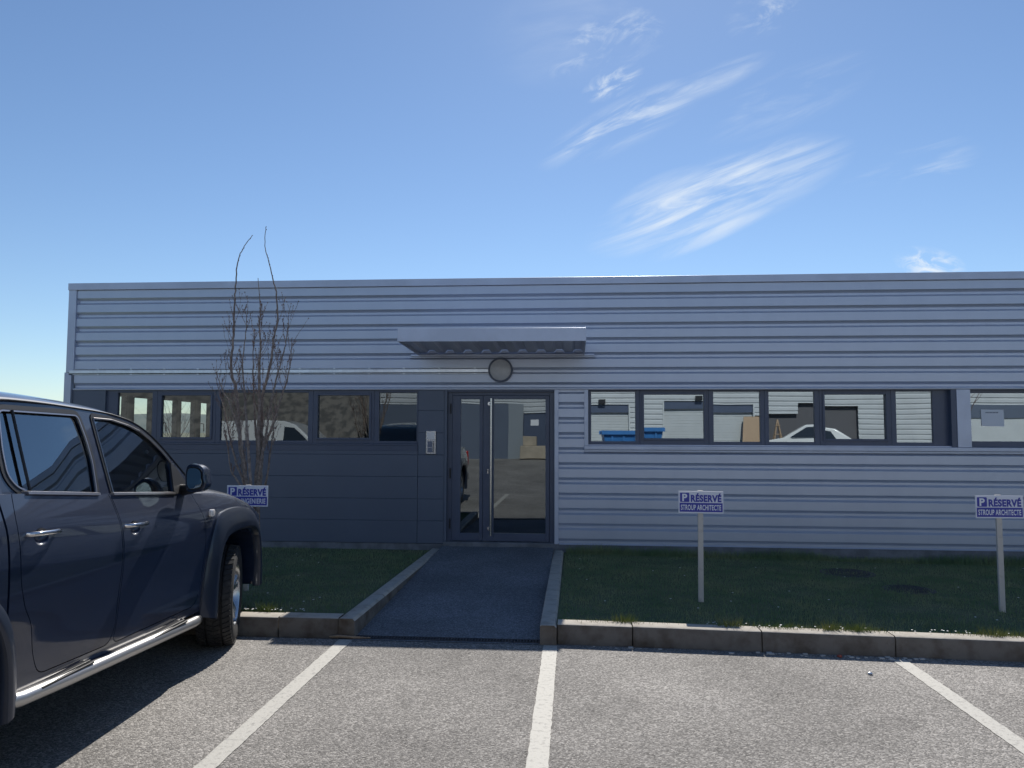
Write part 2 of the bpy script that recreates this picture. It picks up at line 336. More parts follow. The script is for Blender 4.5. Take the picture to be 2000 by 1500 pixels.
for i, (x, y, lab) in enumerate([(.40, 6.33, 'bright grass tuft on the right kerb, nearest the path'), (1.22, 6.30, 'bright grass tuft overhanging the kerb just right of the first sign post'), (1.98, 6.29, 'bright grass tuft between the two sign posts, left one of a pair'),
        (2.20, 6.29, 'bright grass tuft between the two sign posts, right one of a pair'), (-2.58, 6.42, 'bright grass tuft on the left kerb close to the pickup wheel'), (3.2, 6.28, 'low yellow grass tuft on the kerb near the right edge')]):
    tag(tuft(x, y, .09, 130, .10, 40+i), lab, 'grass tuft', 'grass tufts along the kerbs')
# daisies, small white heads, and litter
dz = MB(); rr = random.Random(9)
def daisy(b, x, y, s=.008, h=.045):
    z = lz(x, y)+h; n = 8
    b.add([(x, y, z+.002)]+[(x+s*cos(2*pi*i/n)*1.2, y+s*sin(2*pi*i/n)*1.2, z-.0005) for i in range(n)], [(0, i+1, (i+1) % n+1) for i in range(n)])
for i in range(26): daisy(dz, rr.uniform(-5, -2.0), rr.uniform(6.5, 9.8))
for i in range(120): daisy(dz, rr.uniform(-4.5, -2.25), rr.uniform(6.38, 6.46), .007, .03)
tag(dz.build('daisies', PETAL, recalc=False), 'tiny white daisies scattered over the left lawn', 'flowers', kind='stuff')
dz = MB()
for i in range(34): daisy(dz, rr.uniform(0, 6.5), rr.uniform(6.5, 9.8))
for i in range(60): daisy(dz, rr.uniform(1.0, 4.5), rr.uniform(6.27, 6.36), .006, .03)
tag(dz.build('daisies', PETAL, recalc=False), 'tiny white daisies scattered over the right lawn', 'flowers', kind='stuff')
LIT = mat('litter', (.55, .53, .5), .8); LITR = mat('litter_red', (.35, .08, .05), .6); WOOD = mat('raw_wood', (.42, .30, .20), .8, n_amt=.6, n_scale=20, stretch=(1, 8, 8))
b = MB()
for i in range(34):
    x = rr.choice([rr.uniform(.1, 2.6), rr.uniform(1.4, 2.5)]); y = kerb_y(x)-rr.uniform(.03, .10); s = rr.uniform(.004, .012); z = gz(x, y)
    b.box(x-s*1.6, x+s*1.6, y-s, y+s, z, z+s*.7)
tag(b.build('gravel_litter', LIT), 'loose pale grit lying along the foot of the right kerb', 'grit', kind='stuff')
def pebble(name, x, y, s, m, lab, cat):
    b = MB(); bm = bmesh.new(); bmesh.ops.create_icosphere(bm, subdivisions=2, radius=s)
    vs = [(v.co.x*1.3+x+.2*s*mnoise.noise(v.co*90), v.co.y+y, v.co.z*.7+gz(x, y)+s*.6) for v in bm.verts]; fs = [tuple(v.index for v in f.verts) for f in bm.faces]; bm.free()
    b.add(vs, fs); tag(b.build(name, m, smooth=60), lab, cat)
pebble('bottle_cap', 2.06, 5.67, .014, GALV, 'small shiny crumpled bit of metal on the asphalt left of the right bay line', 'litter')
pebble('stone', 1.99, 6.08, .016, LITR, 'reddish stone lying at the foot of the right kerb', 'stone')
b = MB(); pth = [(-1.96, 6.16, .012), (-1.9, 6.165, .016), (-1.75, 6.15, .014), (-1.62, 6.155, .012)]
b.tube(pth, [.006, .012, .010, .003], 6); tag(b.build('stick', WOOD, smooth=60), 'splintered piece of wood lying at the corner of the left kerb', 'stick')

# drain
g = thing('drain_grate', 'dark slotted drain channel across the foot of the asphalt path', 'drain', (-1.0, 6.2, 0))
b = MB()
x0, x1, y0, y1 = -1.765, -.268, 6.155, 6.245
b.box(x0, x1, y0, y0+.012, -.03, .008); b.box(x0, x1, y1-.012, y1, -.03, .008)
for i in range(62):
    x = x0+.01+(x1-x0-.02)*i/61; b.box(x-.0065, x+.0065, y0+.012, y1-.012, -.01, .006)
DRN = mat('cast_iron', (.07, .072, .08), .6, .4, n_amt=.6, n_scale=20)
b.build('grating', DRN, g); b2 = MB(); b2.box(x0, x1, y0+.012, y1-.012, -.06, -.03); b2.build('channel', BLACK, g)

def manhole(x, y, r, lab):
    t = thing('manhole_cover', lab, 'manhole cover', (x, y, lz(x, y)), 'manhole covers in the right lawn')
    z = lz(x, y); b = MB(); b.lathe([(z-.02, r+.03), (z+.006, r+.03), (z+.010, r+.005), (z+.004, r)], 'z', (x, y, 0), 40); b.build('rim', DRN, t, smooth=40)
    b = MB(); b.lathe([(z+.004, r), (z+.008, r-.01), (z+.008, .001)], 'z', (x, y, 0), 40)
    for i in range(-5, 6):
        w = sqrt(max(r*r-(i*r/6)**2, 0))-.03; b.box(x-w, x+w, y+i*r/6-.006, y+i*r/6+.006, z+.006, z+.012)
    b.build('lid', DRN, t, smooth=40)
manhole(3.15, 9.30, .27, 'round manhole cover in the lawn nearer the wall, left one of two')
manhole(3.42, 8.30, .22, 'smaller round manhole cover in the lawn, right and nearer one')

# ------------------------------------------------------------------ main building
YF = 10.4; XL, XR, YB = -7.22, 14.0, 23.0
PER = .2025
bld = thing('office_building', 'low grey ribbed metal office building with dark left part and strip windows', 'building', (0, YF, 0))
def ribbed(z0, z1, phase, x0, x1, y=YF, per=PER, dep=.034, flip=1):
    """horizontal trapezoidal ribs; phase = z of an undercut centre. returns MB sheet profile extruded in x"""
    pts = []; k = math.floor((z0-phase)/per)-1
    while True:
        c = phase+k*per
        for z, d in ((c-.074, 0), (c-.047, dep), (c-.019, dep), (c+.019, 0)):
            pts.append((z, d))
        k += 1
        if c > z1+per: break
    def dd(z):
        for (a, da), (b_, db) in zip(pts, pts[1:]):
            if a <= z <= b_: return da+(db-da)*(z-a)/max(b_-a, 1e-6)
        return 0
    pr = [(z0, dd(z0))]+[p for p in pts if z0+1e-4 < p[0] < z1-1e-4]+[(z1, dd(z1))]
    b = MB(); n = len(pr)
    b.add([(x0, y+flip*d, z) for z, d in pr]+[(x1, y+flip*d, z) for z, d in pr], [(i, n+i, n+i+1, i+1) for i in range(n-1)])
    return b
def seam_split(z0, z1, ph, x0, x1, seams, **kw):
    b = MB(); xs_ = [x0]+[s for s in seams if x0+.3 < s < x1-.3]+[x1]
    for i, (a, c) in enumerate(zip(xs_, xs_[1:])):
        q = ribbed(z0, z1, ph, a-(.02 if i else 0), c, YF-.0015*(i % 2), **kw); b.add(q.v, q.f)
    return b
PH_U, PH_L = 3.537, 1.445
seams = [-4.2, -1.15, 1.9, 4.95, 8.0]
def scr(b, x, z, y=YF+.034): b.lathe([(y-.006, .001), (y-.006, .0055), (y, .0065)], 'y', (x, 0, z), 6, mi=1)
b = seam_split(2.262, 3.672, PH_U, -7.10, XR, seams)
for k in range(7):
    for x in [-5.5+1.55*i for i in range(13)]: scr(b, x+.01*(k % 3), PH_U-.034-k*PER)
b.build('upper_cladding', [CLAD, SCREW], bld)
b = seam_split(.165, 1.40, PH_L, -.205, XR, [2.4, 5.13, 8.2])
for k in range(7):
    for x in (-.17, 1.15, 2.45, 3.72, 5.1, 6.4): scr(b, x+.006*k, PH_L-.034-k*PER)
b.build('lower_cladding', [CLAD, SCREW], bld)
b = ribbed(1.40, 2.24, PH_L, -.205, .139)
for k in range(1, 4):
    for x in (-.17, .11): scr(b, x, PH_L-.034+k*PER)
b.build('pier_cladding', [CLAD, SCREW], bld)
# flanges, coping, trims
b = MB(); b.box(XL, XR, YF-.035, YF+.3, 3.672, 3.77); b.build('coping', TRIM, bld, bevel=.004)
b = MB(); b.box(XL+.005, -7.10, YF-.02, YF+.05, 2.49, 3.672); b.box(XL-.02, XL+.045, YF-.012, YF+.2, 0.05, 2.49); b.box(-7.165, -7.125, YF-.03, YF+.05, .12, 2.45); b.build('corner_trim', TRIM, bld, bevel=.003)
b = MB(); b.box(-7.10, XR, YF-.008, YF+.08, 2.238, 2.262); b.box(-7.10, XR, YF-.02, YF+.05, 2.246, 2.2575); b.build('window_head_trim', TRIM, bld, bevel=.002)
b = MB(); b.box(-.26, -.205, YF-.03, YF+.07, .17, 2.236); b.build('door_jamb_trim', TRIM, bld, bevel=.003)
b = MB(); b.box(.139, .194, YF-.012, YF+.10, 1.486, 2.236); b.build('window_jamb_trim', TRIM, bld, bevel=.003)
b = MB(); b.box(4.948, 5.119, YF-.010, YF+.10, 1.487, 2.236); b.build('window_pier', TRIM, bld, bevel=.003)
b = MB(); b.box(.139, XR, YF-.022, YF+.12, 1.432, 1.484); b.box(.139, XR, YF-.006, YF+.04, 1.402, 1.430); b.build('window_sill', TRIM, bld, bevel=.004)
# wall foot
b = MB(); b.box(-.2, XR, YF+.005, YF+.1, -.2, .163); b.box(-7.15, -1.72, YF+.005, YF+.1, -.2, .150); b.build('plinth', CONC, bld)
# rail with a raised channel between two lips, seen on the upper cladding
b = MB(); b.box(-7.16, -1.155, YF-.028, YF+.02, 2.474, 2.521); b.box(-7.12, -1.155, YF-.012, YF+.02, 2.531, 2.541); b.box(-7.12, -1.155, YF-.012, YF+.02, 2.454, 2.465)
x = -6.75
while x < -1.3: b.box(x, x+.03, YF-.02, YF-.011, 2.525, 2.545); b.box(x, x+.03, YF-.02, YF-.011, 2.450, 2.468); x += .49
b.build('conduit_rail', GALV, bld, bevel=.003)
# dark cassette panels
b = MB(); zs = [.154, .459, .754, 1.052, 1.351, 1.651, 1.952, 2.236]
def panels(x0, x1, zlo, zhi):
    for a, c in zip(zs, zs[1:]):
        lo, hi = max(a, zlo), min(c, zhi)
        if hi-lo > .02: b.box(x0, x1, YF, YF+.03, lo+.0014, hi-.0014)
panels(-7.10, -6.62, 0, 2.25); panels(-6.615, -4.4, 0, 1.50); panels(-4.395, -2.125, 0, 1.50); panels(-2.12, -1.76, 0, 2.25)
b.build('cassette_panels', ANTH, bld, bevel=.003)
b = MB(); b.box(-7.10, -6.6, YF+.031, YF+.09, .15, 2.24); b.box(-6.6, -2.12, YF+.031, YF+.09, .15, 1.44); b.box(-2.125, -1.75, YF+.031, YF+.09, .15, 2.24); b.build('panel_backing', ANTHF, bld)
b = MB(); b.box(-1.757, -1.722, YF-.012, YF+.08, .14, 2.236); b.build('door_side_trim', ANTH, bld, bevel=.002)

def pane(fr, x0, x1, z0, z1, y, m, sub='pane', tilt=0):
    b = MB(); t = tilt*.0014; s = tilt*.0020
    b.add([(x0, y-s, z0), (x1, y+s, z0), (x1, y+s+t, z1), (x0, y-s+t, z1)], [(0, 1, 2, 3)])
    return b.build(sub, m, fr, recalc=False)
def win(x0, x1, z0, z1, gx0, gx1, gz0, gz1, yfr, m, sash=False, tilt=0, lab=None):
    b = MB(); d = .055
    b.box(x0, gx0, yfr, yfr+d, z0, z1); b.box(gx1, x1, yfr, yfr+d, z0, z1); b.box(gx0, gx1, yfr, yfr+d, z0, gz0); b.box(gx0, gx1, yfr, yfr+d, gz1, z1)
    if sash:
        w = .028; b.box(gx0-w, gx0, yfr-.016, yfr+.0, gz0-w, gz1+w); b.box(gx1, gx1+w, yfr-.016, yfr, gz0-w, gz1+w); b.box(gx0, gx1, yfr-.016, yfr, gz0-w, gz0); b.box(gx0, gx1, yfr-.016, yfr, gz1, gz1+w)
    f = b.build('window', ANTHF, bld, bevel=.003)
    if lab: f['label'] = lab
    pane(f, gx0-.005, gx1+.005, gz0-.005, gz1+.005, yfr+.03, m, tilt=tilt)
    return f
# right strip
zb, zt = 1.486, 2.238; yr = YF+.085
dv = [.20, .885, 1.80, 2.533, 3.245, 4.16, 4.93]
gl = [(.235, .829, 0), (.944, 1.738, 1), (1.865, 2.477, 0), (2.589, 3.181, 0), (3.311, 4.096, 1), (4.225, 4.687, 0)]
tl = [.6, -.9, .5, -.4, .8, -1.4]
for i, (a, c, s_) in enumerate(gl):
    win(dv[i]+.001, dv[i+1]-.001, zb, zt, a, c, 1.588 if s_ else 1.545, 2.175 if s_ else 2.213, yr, GLASS, bool(s_), tl[i])
for i in range(5):
    x = 5.12+i*.9; win(x, x+.898, zb, zt, x+.03 if i == 0 else x+.06, x+.85, 1.564, 2.193, yr, GLASS, False, .5-i*.3)
b = MB(); b.box(.194, 4.948, YF+.02, yr-.002, 1.486, 1.500); b.build('inner_sill', TRIM, bld)
b = MB(); b.box(4.88, 4.946, YF+.0, yr, 1.487, 2.236); b.build('reveal', ANTHF, bld)
# left strip
yl = YF+.035
dl = [-6.62, -5.87, -5.012, -3.612, -2.745, -2.125]
gl = [(-6.457, -5.944, 0), (-5.801, -5.085, 1), (-4.944, -3.681, 0), (-3.543, -2.815, 1), (-2.678, -2.151, 0)]
for i, (a, c, s_) in enumerate(gl):
    win(dl[i]+.001, dl[i+1]-.001, 1.50, 2.236, a, c, 1.577 if s_ else 1.535, 2.163 if s_ else 2.203, yl, GLASSL, bool(s_), (.2, -.1, .3, -.5, .4)[i])
b = MB(); b.box(-6.615, -2.125, YF-.01, YF+.034, 1.478, 1.500); b.box(-6.615, -2.125, YF-.004, YF+.03, 1.400, 1.476); b.build('dark_sill', ANTHF, bld, bevel=.003)

# door
dy = YF+.05
door = MB(); door.box(-1.722, -1.66, dy, dy+.08, .185, 2.236); door.box(-.325, -.26, dy, dy+.08, .185, 2.236); door.box(-1.66, -.325, dy, dy+.08, 2.165, 2.236); door.box(-1.722, -.26, YF+.0, dy+.08, 2.2095, 2.234)
fr = door.build('door_frame', ANTHF, bld, bevel=.003)
b = MB(); b.box(-1.66, -1.544, dy+.01, dy+.06, .19, 2.163); b.box(-1.285, -1.238, dy+.01, dy+.06, .19, 2.163); b.box(-1.544, -1.285, dy+.01, dy+.06, .19, .293); b.box(-1.544, -1.285, dy+.01, dy+.06, 2.112, 2.163)
sd_ = b.build('side_light', ANTHF, bld, bevel=.004); pane(sd_, -1.546, -1.283, .29, 2.115, dy+.035, GLASSD, tilt=.5)
b = MB(); x0, x1 = -1.234, -.329; b.box(x0, -1.088, dy+.004, dy+.06, .19, 2.163); b.box(-.383, x1, dy+.004, dy+.06, .19, 2.163); b.box(-1.088, -.383, dy+.004, dy+.06, .19, .297); b.box(-1.088, -.383, dy+.004, dy+.06, 2.112, 2.163)
dl_ = b.build('door', ANTHF, bld, bevel=.004); pane(dl_, -1.09, -.381, .29, 2.115, dy+.035, GLASSD, tilt=-.3)
b = MB(); b.tube([(-1.118, YF-.02, .27), (-1.118, YF-.02, 2.12)], .014, 12)
for z in (.36, 2.05): b.tube([(-1.118, YF-.02, z), (-1.145, dy+.005, z)], .010, 8); b.lathe([(dy-.004, .001), (dy-.004, .024), (dy+.006, .024)], 'y', (-1.15, 0, z), 16)
b.lathe([(dy-.006, .001), (dy-.006, .010), (dy+.004, .010)], 'y', (-1.165, 0, 1.15), 12); b.box(-1.171, -1.159, dy-.006, dy+.004, 1.10, 1.15)
b.build('door_handle', STEEL, dl_, smooth=40)
for z in (.42, 1.10, 1.98):
    b = MB(); b.box(-1.690, -1.672, dy-.012, dy+.001, z-.06, z+.06); b.lathe([(z-.07, .008), (z+.07, .008)], 'z', (-1.68, dy-.012, 0), 8); b.build('hinge', BLACK, dl_)
b = MB(); b.box(-1.76, -.20, YF-.03, YF+.16, .06, .183); b.build('threshold', CONC, bld, bevel=.006)

# canopy
b = MB(); ca_y = 9.12; xa, xb = -2.13, .148
b.prism([(xa, 2.75), (xb, 2.745), (xb, 2.905), (xa, 2.912)], 'xz', ca_y, ca_y+.025)
b.prism([(ca_y+.025, 2.752), (YF-.012, 2.71), (YF-.012, 2.84), (ca_y+.025, 2.905)], 'yz', xa, xa+.02)
b.prism([(ca_y+.025, 2.75), (YF-.012, 2.708), (YF-.012, 2.84), (ca_y+.025, 2.90)], 'yz', xb-.02, xb)
cano = b.build('canopy', TRIM, bld, bevel=.003)
b = MB(); n = 9; w = (xb-xa-.04)/n; prof = []
for i in range(n):
    x = xa+.02+i*w; prof += [(x, 0), (x+w*.42, 0), (x+w*.55, .038), (x+w*.87, .038)]
prof.append((xb-.02, 0)); k = len(prof)
b.add([(x, ca_y+.025, 2.785+z) for x, z in prof]+[(x, YF-.02, 2.745+z) for x, z in prof], [(i, i+1, k+i+1, k+i) for i in range(k-1)]); b.build('canopy_deck', CLAD, cano)
b = MB(); b.box(xa-.10, xb+.13, YF-.03, YF+.03, 2.695, 2.722); b.box(xa-.12, xb+.15, YF-.012, YF+.03, 2.675, 2.693); b.build('canopy_flashing', TRIM, cano, bevel=.002)

# body of the building: roof, side and back walls, rooms
b = MB(); b.box(XL+.02, XR, YF+.22, YB, 3.55, 3.66); b.build('roof', TRIM, bld)
b = MB(); b.box(XL+.02, XR, YB-.1, YB, -.2, 3.55); b.box(XR-.1, XR, YF+.2, YB-.1, -.2, 3.55)
gw = [(10.72, 11.17), (11.37, 11.88), (12.19, 12.66), (12.80, 13.29), (13.50, 13.89)]
gx0, gx1 = -6.84, -6.78
b.box(gx0, gx1, YF+.12, YB-.1, -.2, .95); b.box(gx0, gx1, YF+.12, YB-.1, 2.2, 3.55)
yy = YF+.12
for a, c in gw: b.box(gx0, gx1, yy, a, .95, 2.2); yy = c
b.box(gx0, gx1, yy, YB-.1, .95, 2.2); b.build('rear_walls', INT_W, bld)
for a, c in gw:
    b = MB(); q = .012; b.box(-6.85, -6.77, a-.02, a+q, .96, 2.19); b.box(-6.85, -6.77, c-q, c+.02, .96, 2.19); b.box(-6.85, -6.77, a+q, c-q, .96, 1.0); b.box(-6.85, -6.77, a+q, c-q, 2.18, 2.195)
    f = b.build('side_window', WOODW, bld); 
for yh in (12.22, 13.53):
    b = MB(); b.tube([(-6.77, yh, 1.80), (-6.72, yh, 1.80), (-6.72, yh+.01, 1.66)], .010, 6); b.build('window_latch', BLACK, bld)
b = MB(); b.box(-6.86, -1.85, YF+.1, 16, .10, .15); b.box(-1.85, XR-.1, YF+.1, 16, .10, .16); b.build('interior_floor', INT_F, bld)
b = MB(); b.box(-6.86, XR-.1, YF+.12, YB-.2, 2.45, 2.5); b.build('ceiling', INT_D, bld)
b = MB(); b.box(-1.90, -1.80, YF+.12, 16, .15, 2.45); b.box(-.2, -.1, YF+.12, 16, .15, 2.45); b.box(-6.86, XR-.1, 16, 16.1, .1, 2.45); b.box(4.98, 5.08, YF+.14, 16, .15, 2.45); b.build('partition', INT_D, bld)
b = MB(); b.box(-7.0, XR-.1, YF+.101, YF+.14, 2.24, 3.55); b.box(-.2, XR-.1, YF+.101, YF+.14, .0, 1.484); b.box(-7.0, -1.76, YF+.101, YF+.14, .0, 1.498); b.build('inner_lining', INT_D, bld)

# wall lamp, intercom, notice
t = thing('wall_lamp', 'round bulkhead lamp with grey lens above the entrance door', 'lamp', (-.992, YF, 2.505))
b = MB(); b.lathe([(YF+.03, .165), (YF-.05, .168), (YF-.062, .162), (YF-.062, .146), (YF-.05, .142)], 'y', (-.992, 0, 2.505), 56); b.build('rim', ANTHF, t, smooth=40)
LENS = mat('lamp_lens', (.52, .53, .56), .3, n_amt=.3, n_scale=9, bump=.4, b_scale=60, b_dist=.002)
b = MB(); b.lathe([(YF-.050, .145), (YF-.068, .11), (YF-.082, .055), (YF-.085, .0005)], 'y', (-.992, 0, 2.505), 48); b.build('lens', LENS, t, smooth=60)
t = thing('intercom', 'silver intercom panel with name buttons on the dark wall left of the door', 'intercom', (-1.942, YF, 1.516))
b = MB(); b.box(-2.008, -1.876, YF-.022, YF-.0005, 1.358, 1.676); b.build('plate', STEEL, t, bevel=.004)
b = MB(); b.box(-1.985, -1.918, YF-.024, YF-.0215, 1.385, 1.445); b.box(-1.985, -1.918, YF-.024, YF-.0215, 1.452, 1.535)
b.build('name_field', mat('label_field', (.16, .18, .24), .4), t)
b = MB()
for i in range(8): b.box(-1.912, -1.898, YF-.028, YF-.0215, 1.388+i*.019, 1.400+i*.019)
b.build('push_buttons', BLACK, t)
b = MB(); b.box(-1.995, -1.889, YF-.0235, YF-.0215, 1.56, 1.655); b.build('speaker_field', mat('speaker_field', (.55, .57, .60), .35, .8), t, bevel=.001)
t = thing('paper_notice', 'white paper notice taped inside the far right window', 'notice', (5.44, yr+.025, 1.87))
PAPER = mat('paper', (.72, .74, .78), .8)
b = MB(); b.add([(5.306, yr+.024, 1.765), (5.589, yr+.024, 1.758), (5.585, yr+.024, 1.975), (5.302, yr+.024, 1.978)], [(0, 1, 2, 3)]); b.build('sheet', PAPER, t)
b = MB()
for i in range(9): b.box(5.36+i*.018, 5.372+i*.018, yr+.0225, yr+.0235, 1.932, 1.946)
b.build('printed_line', ANTHF, t)

# ------------------------------------------------------------------ parking signs
BLUE = mat('sign_blue', (.04, .05, .36), .45); SWHITE = mat('sign_white', (.74, .76, .84), .5); SLET = mat('sign_letter_white', (.78, .80, .86), .5)
POSTM = mat('sign_post_paint', (.55, .52, .48), .6, n_amt=.5, n_scale=14, n_col=(.34, .31, .28), n_lo=.55, n_hi=.7)
def text(s, x, z, w, h, m, parent, y, bold=.012, name='lettering'):
    cu = bpy.data.curves.new('t', 'FONT'); cu.body = s; cu.size = 1; cu.offset = bold; cu.extrude = .0; cu.resolution_u = 6; cu.space_character = 1.08
    o = bpy.data.objects.new('t', cu); COL.objects.link(o); dg = bpy.context.evaluated_depsgraph_get(); dg.update()
    me = bpy.data.meshes.new_from_object(o.evaluated_get(dg)); bpy.data.objects.remove(o)
    xs_ = [v.co.x for v in me.vertices]; ys_ = [v.co.y for v in me.vertices]; ax, bx, ay, by = min(xs_), max(xs_), min(ys_), max(ys_)
    for v in me.vertices:
        v.co = Vector((x+(v.co.x-ax)/(bx-ax)*w, y, z+(v.co.y-ay)/(by-ay)*h))
    return link(name, me, m, parent)
def sign(loc, label, line2, tilt, tx=0, lean=0, cap=True):
    t = thing('parking_sign', label, 'sign', (0, 0, 0), 'reserved parking signs')
    w, h = .41, .202; zb = .765
    b = MB(); b.box(-w/2, w/2, -.004, .004, zb, zb+h)
    for z in (zb+.098, zb+.19): b.lathe([(-.0075, .0005), (-.0075, .004), (-.004, .005)], 'y', (tx, 0, z), 8, mi=1)
    bo = b.build('sign_board', [SWHITE, STEEL], t, bevel=.0015)
    y = -.0055
    b = MB(); b.box(-w/2+.010, w/2-.008, y, y+.001, zb+.012, zb+.095); b.build('name_band', BLUE, bo)
    b = MB(); b.prism([(-w/2+.014+q[0]*.085, zb+.102+q[1]*.085) for q in [(0, .06), (.02, .02), (.06, 0), (.94, 0), (.98, .02), (1, .06), (1, .94), (.98, .98), (.94, 1), (.06, 1), (.02, .98), (0, .94)]], 'xz', y, y+.001); b.build('parking_symbol', BLUE, bo)
    text('P', -w/2+.034, zb+.110, .046, .068, SLET, bo, y-.001, .035)
    text('RÉSERVÉ', -w/2+.112, zb+.103, .280, .082, BLUE, bo, y-.0005, .05)
    sh = .125 if len(line2) < 12 else 0
    if line2: text(line2, -w/2+.022+sh, zb+.028, w-.044-sh, .050, SLET, bo, y-.001, .022)
    b = MB(); b.box(-.024+tx, .024+tx, .005, .030, -.2, zb+h+.006); b.build('sign_post', POSTM, t, bevel=.002)
    t.location = loc; t.rotation_euler = (R(lean), R(tilt), 0); return t
sign((1.168, 7.30, .15), 'blue and white reserved architect sign on pale post, middle of the three signs', 'STROUP ARCHITECTE', .3, tx=-.002)
sign((3.805, 7.28, .138), 'blue and white reserved architect sign at the right edge of the photo', 'STROUP ARCHITECTE', -.25, tx=.0)
sign((-3.163, 7.30, .165), 'reserved parking sign half hidden behind the pickup bonnet, in front of the tree', 'INGENIERIE', .0, tx=.0)

# ------------------------------------------------------------------ pickup (local frame: x right, y forward, z up; origin on the ground under the front axle)
car = thing('pickup_truck', 'dark blue double cab pickup with chrome side bar parked at the left edge', 'pickup')
PW = .977
PAINTB = mat('car_paint', (.006, .015, .042), .5, .1, .2, coat=1.0, coat_r=.035, n_amt=.55, n_scale=2.2, n_col=(.014, .021, .038), n_lo=.46, n_hi=.85, bump=.0)
FLARE = mat('flare_paint', (.013, .022, .044), .44, .2, .3, coat=.6, coat_r=.12, n_amt=.6, n_scale=5, n_col=(.024, .030, .044), n_lo=.45, n_hi=.75)
MATS['car_paint'].node_tree.nodes['Principled BSDF'].inputs['Coat IOR'].default_value = 1.65
CHROME = mat('chrome', (.66, .65, .66), .12, 1); SATIN = mat('satin_trim', (.42, .40, .41), .32, .9); RUB = mat('tyre_rubber', (.018, .018, .019), .75, n_amt=.7, n_scale=14, n_col=(.06, .055, .05), n_lo=.5, n_hi=.68)
ALLOY = mat('alloy_rim', (.50, .52, .55), .25, .9); SEAT = mat('seat_fabric', (.035, .036, .04), .9); DASH = mat('dash_plastic', (.03, .032, .036), .6)
CGLASS = glass_mat('car_side_glass', .18, (.50, .62, .62), 0); CGLASSR = glass_mat('car_tinted_glass', .2, (.22, .27, .32), 0)
MIRR = mat('mirror_glass', (.40, .48, .50), .02, 1); LAMPC = mat('clear_lens', (.75, .72, .70), .12, 0, coat=1)
def interp(tab, x):
    if x <= tab[0][0]: return tab[0][1]
    for (a, u), (b, v) in zip(tab, tab[1:]):
        if x <= b:
            t = (x-a)/(b-a); return u+(v-u)*t
    return tab[-1][1]
def sm(tab, x, r=.06): return (interp(tab, x-r)+2*interp(tab, x)+interp(tab, x+r))/4
WY = [(-4.34, .86), (-4.25, .93), (-4.0, .965), (-3.0, .977), (.1, .977), (.35, .955), (.55, .92), (.72, .86), (.84, .76), (.90, .64)]
ZS = [(-4.34, 1.28), (-2.60, 1.36), (-2.42, 1.352), (-1.8, 1.297), (-.95, 1.236), (-.6, 1.212), (-.3, 1.188), (0, 1.14), (.2, 1.078), (.4, .99), (.6, .93), (.84, .84), (.90, .78)]
ZC = [(-4.34, 1.28), (-.62, 1.29), (-.55, 1.292), (-.3, 1.272), (0, 1.225), (.3, 1.15), (.6, 1.04), (.78, .96), (.86, .88), (.90, .80)]
ZBo = [(-4.34, .55), (-4.1, .42), (-3.7, .38), (.5, .38), (.7, .36), (.84, .40), (.90, .48)]
PW_Z = [(.20, -.077), (.35, -.020), (.45, -.010), (.55, -.008), (.70, -.008), (.85, -.001), (.95, 0), (1.04, -.004), (1.10, -.014), (1.16, -.034), (1.22, -.056), (1.28, -.080), (1.36, -.108)]
def pside(z): return sm(PW_Z, z, .03)
rings = []; ysn = []
y = -4.34
while y < .901: ysn.append(y); y += .04 if y < .3 else .02
for y in ysn:
    w = sm(WY, y, .05); zs = sm(ZS, y, .06); zc = max(sm(ZC, y, .06), zs+.004) if y > -.7 else zs+.006; zb_ = sm(ZBo, y, .05)
    half = [(0, zb_), (w*.5, zb_), (w-.16, zb_), (w-.085, zb_+.006)]
    nz = 26
    for i in range(nz+1):
        z = zb_+.02+(zs-zb_-.02)*i/nz; e = pside(z+(1.28-max(zs, 1.1) if z > .95 else 0)*min(max((z-.95)/.25, 0), 1))
        half.append((w+e, z))
    xe = half[-1][0]
    for k, (dx, t) in enumerate([(.012, .12), (.030, .22), (.06, .36), (.11, .52), (.20, .70), (.34, .86), (.55, .95)]): half.append((xe-dx, zs+(zc-zs)*t))
    half.append((0, zc))
    ring = [(x, y, z) for x, z in half]+[(-x, y, z) for x, z in reversed(half[1:-1])]
    rings.append(ring)
vol = MB(); vol.loft(rings)
def superell(cy, cz, a, b, n=2.5, k=40): return [(cy+a*math.copysign(abs(cos(2*pi*i/k))**(2/n), cos(2*pi*i/k)), cz+b*math.copysign(abs(sin(2*pi*i/k))**(2/n), sin(2*pi*i/k))) for i in range(k)]
def rnd_poly(pts, r=.05, k=4):
    out = []; n = len(pts)
    for i in range(n):
        p = Vector(pts[i]); a = Vector(pts[i-1]); c = Vector(pts[(i+1) % n]); d1 = (a-p); d2 = (c-p); q = min(r, d1.length*.45, d2.length*.45)
        s_ = p+d1.normalized()*q; e = p+d2.normalized()*q
        for j in range(k+1):
            t = j/k; out.append(tuple((s_*(1-t)**2+p*2*t*(1-t)+e*t*t)))
    return out
def shrink(poly, d):
    n = len(poly); ar = sum(poly[i-1][0]*poly[i][1]-poly[i][0]*poly[i-1][1] for i in range(n)); sgn = 1 if ar > 0 else -1; out = []
    for i in range(n):
        a, p, c = Vector(poly[i-1]), Vector(poly[i]), Vector(poly[(i+1) % n]); t = (c-a)
        if t.length < 1e-7: out.append(tuple(p)); continue
        t.normalize(); nn = Vector((-t.y, t.x))*sgn; out.append(tuple(p+nn*d))
    return out
FD = rnd_poly([(-1.735, .470), (-.735, .455), (-.655, .56), (-.60, .80), (-.60, .92), (-.625, 1.06), (-.70, 1.26), (-1.69, 1.315), (-1.665, 1.15), (-1.66, .90), (-1.69, .62)], .05)
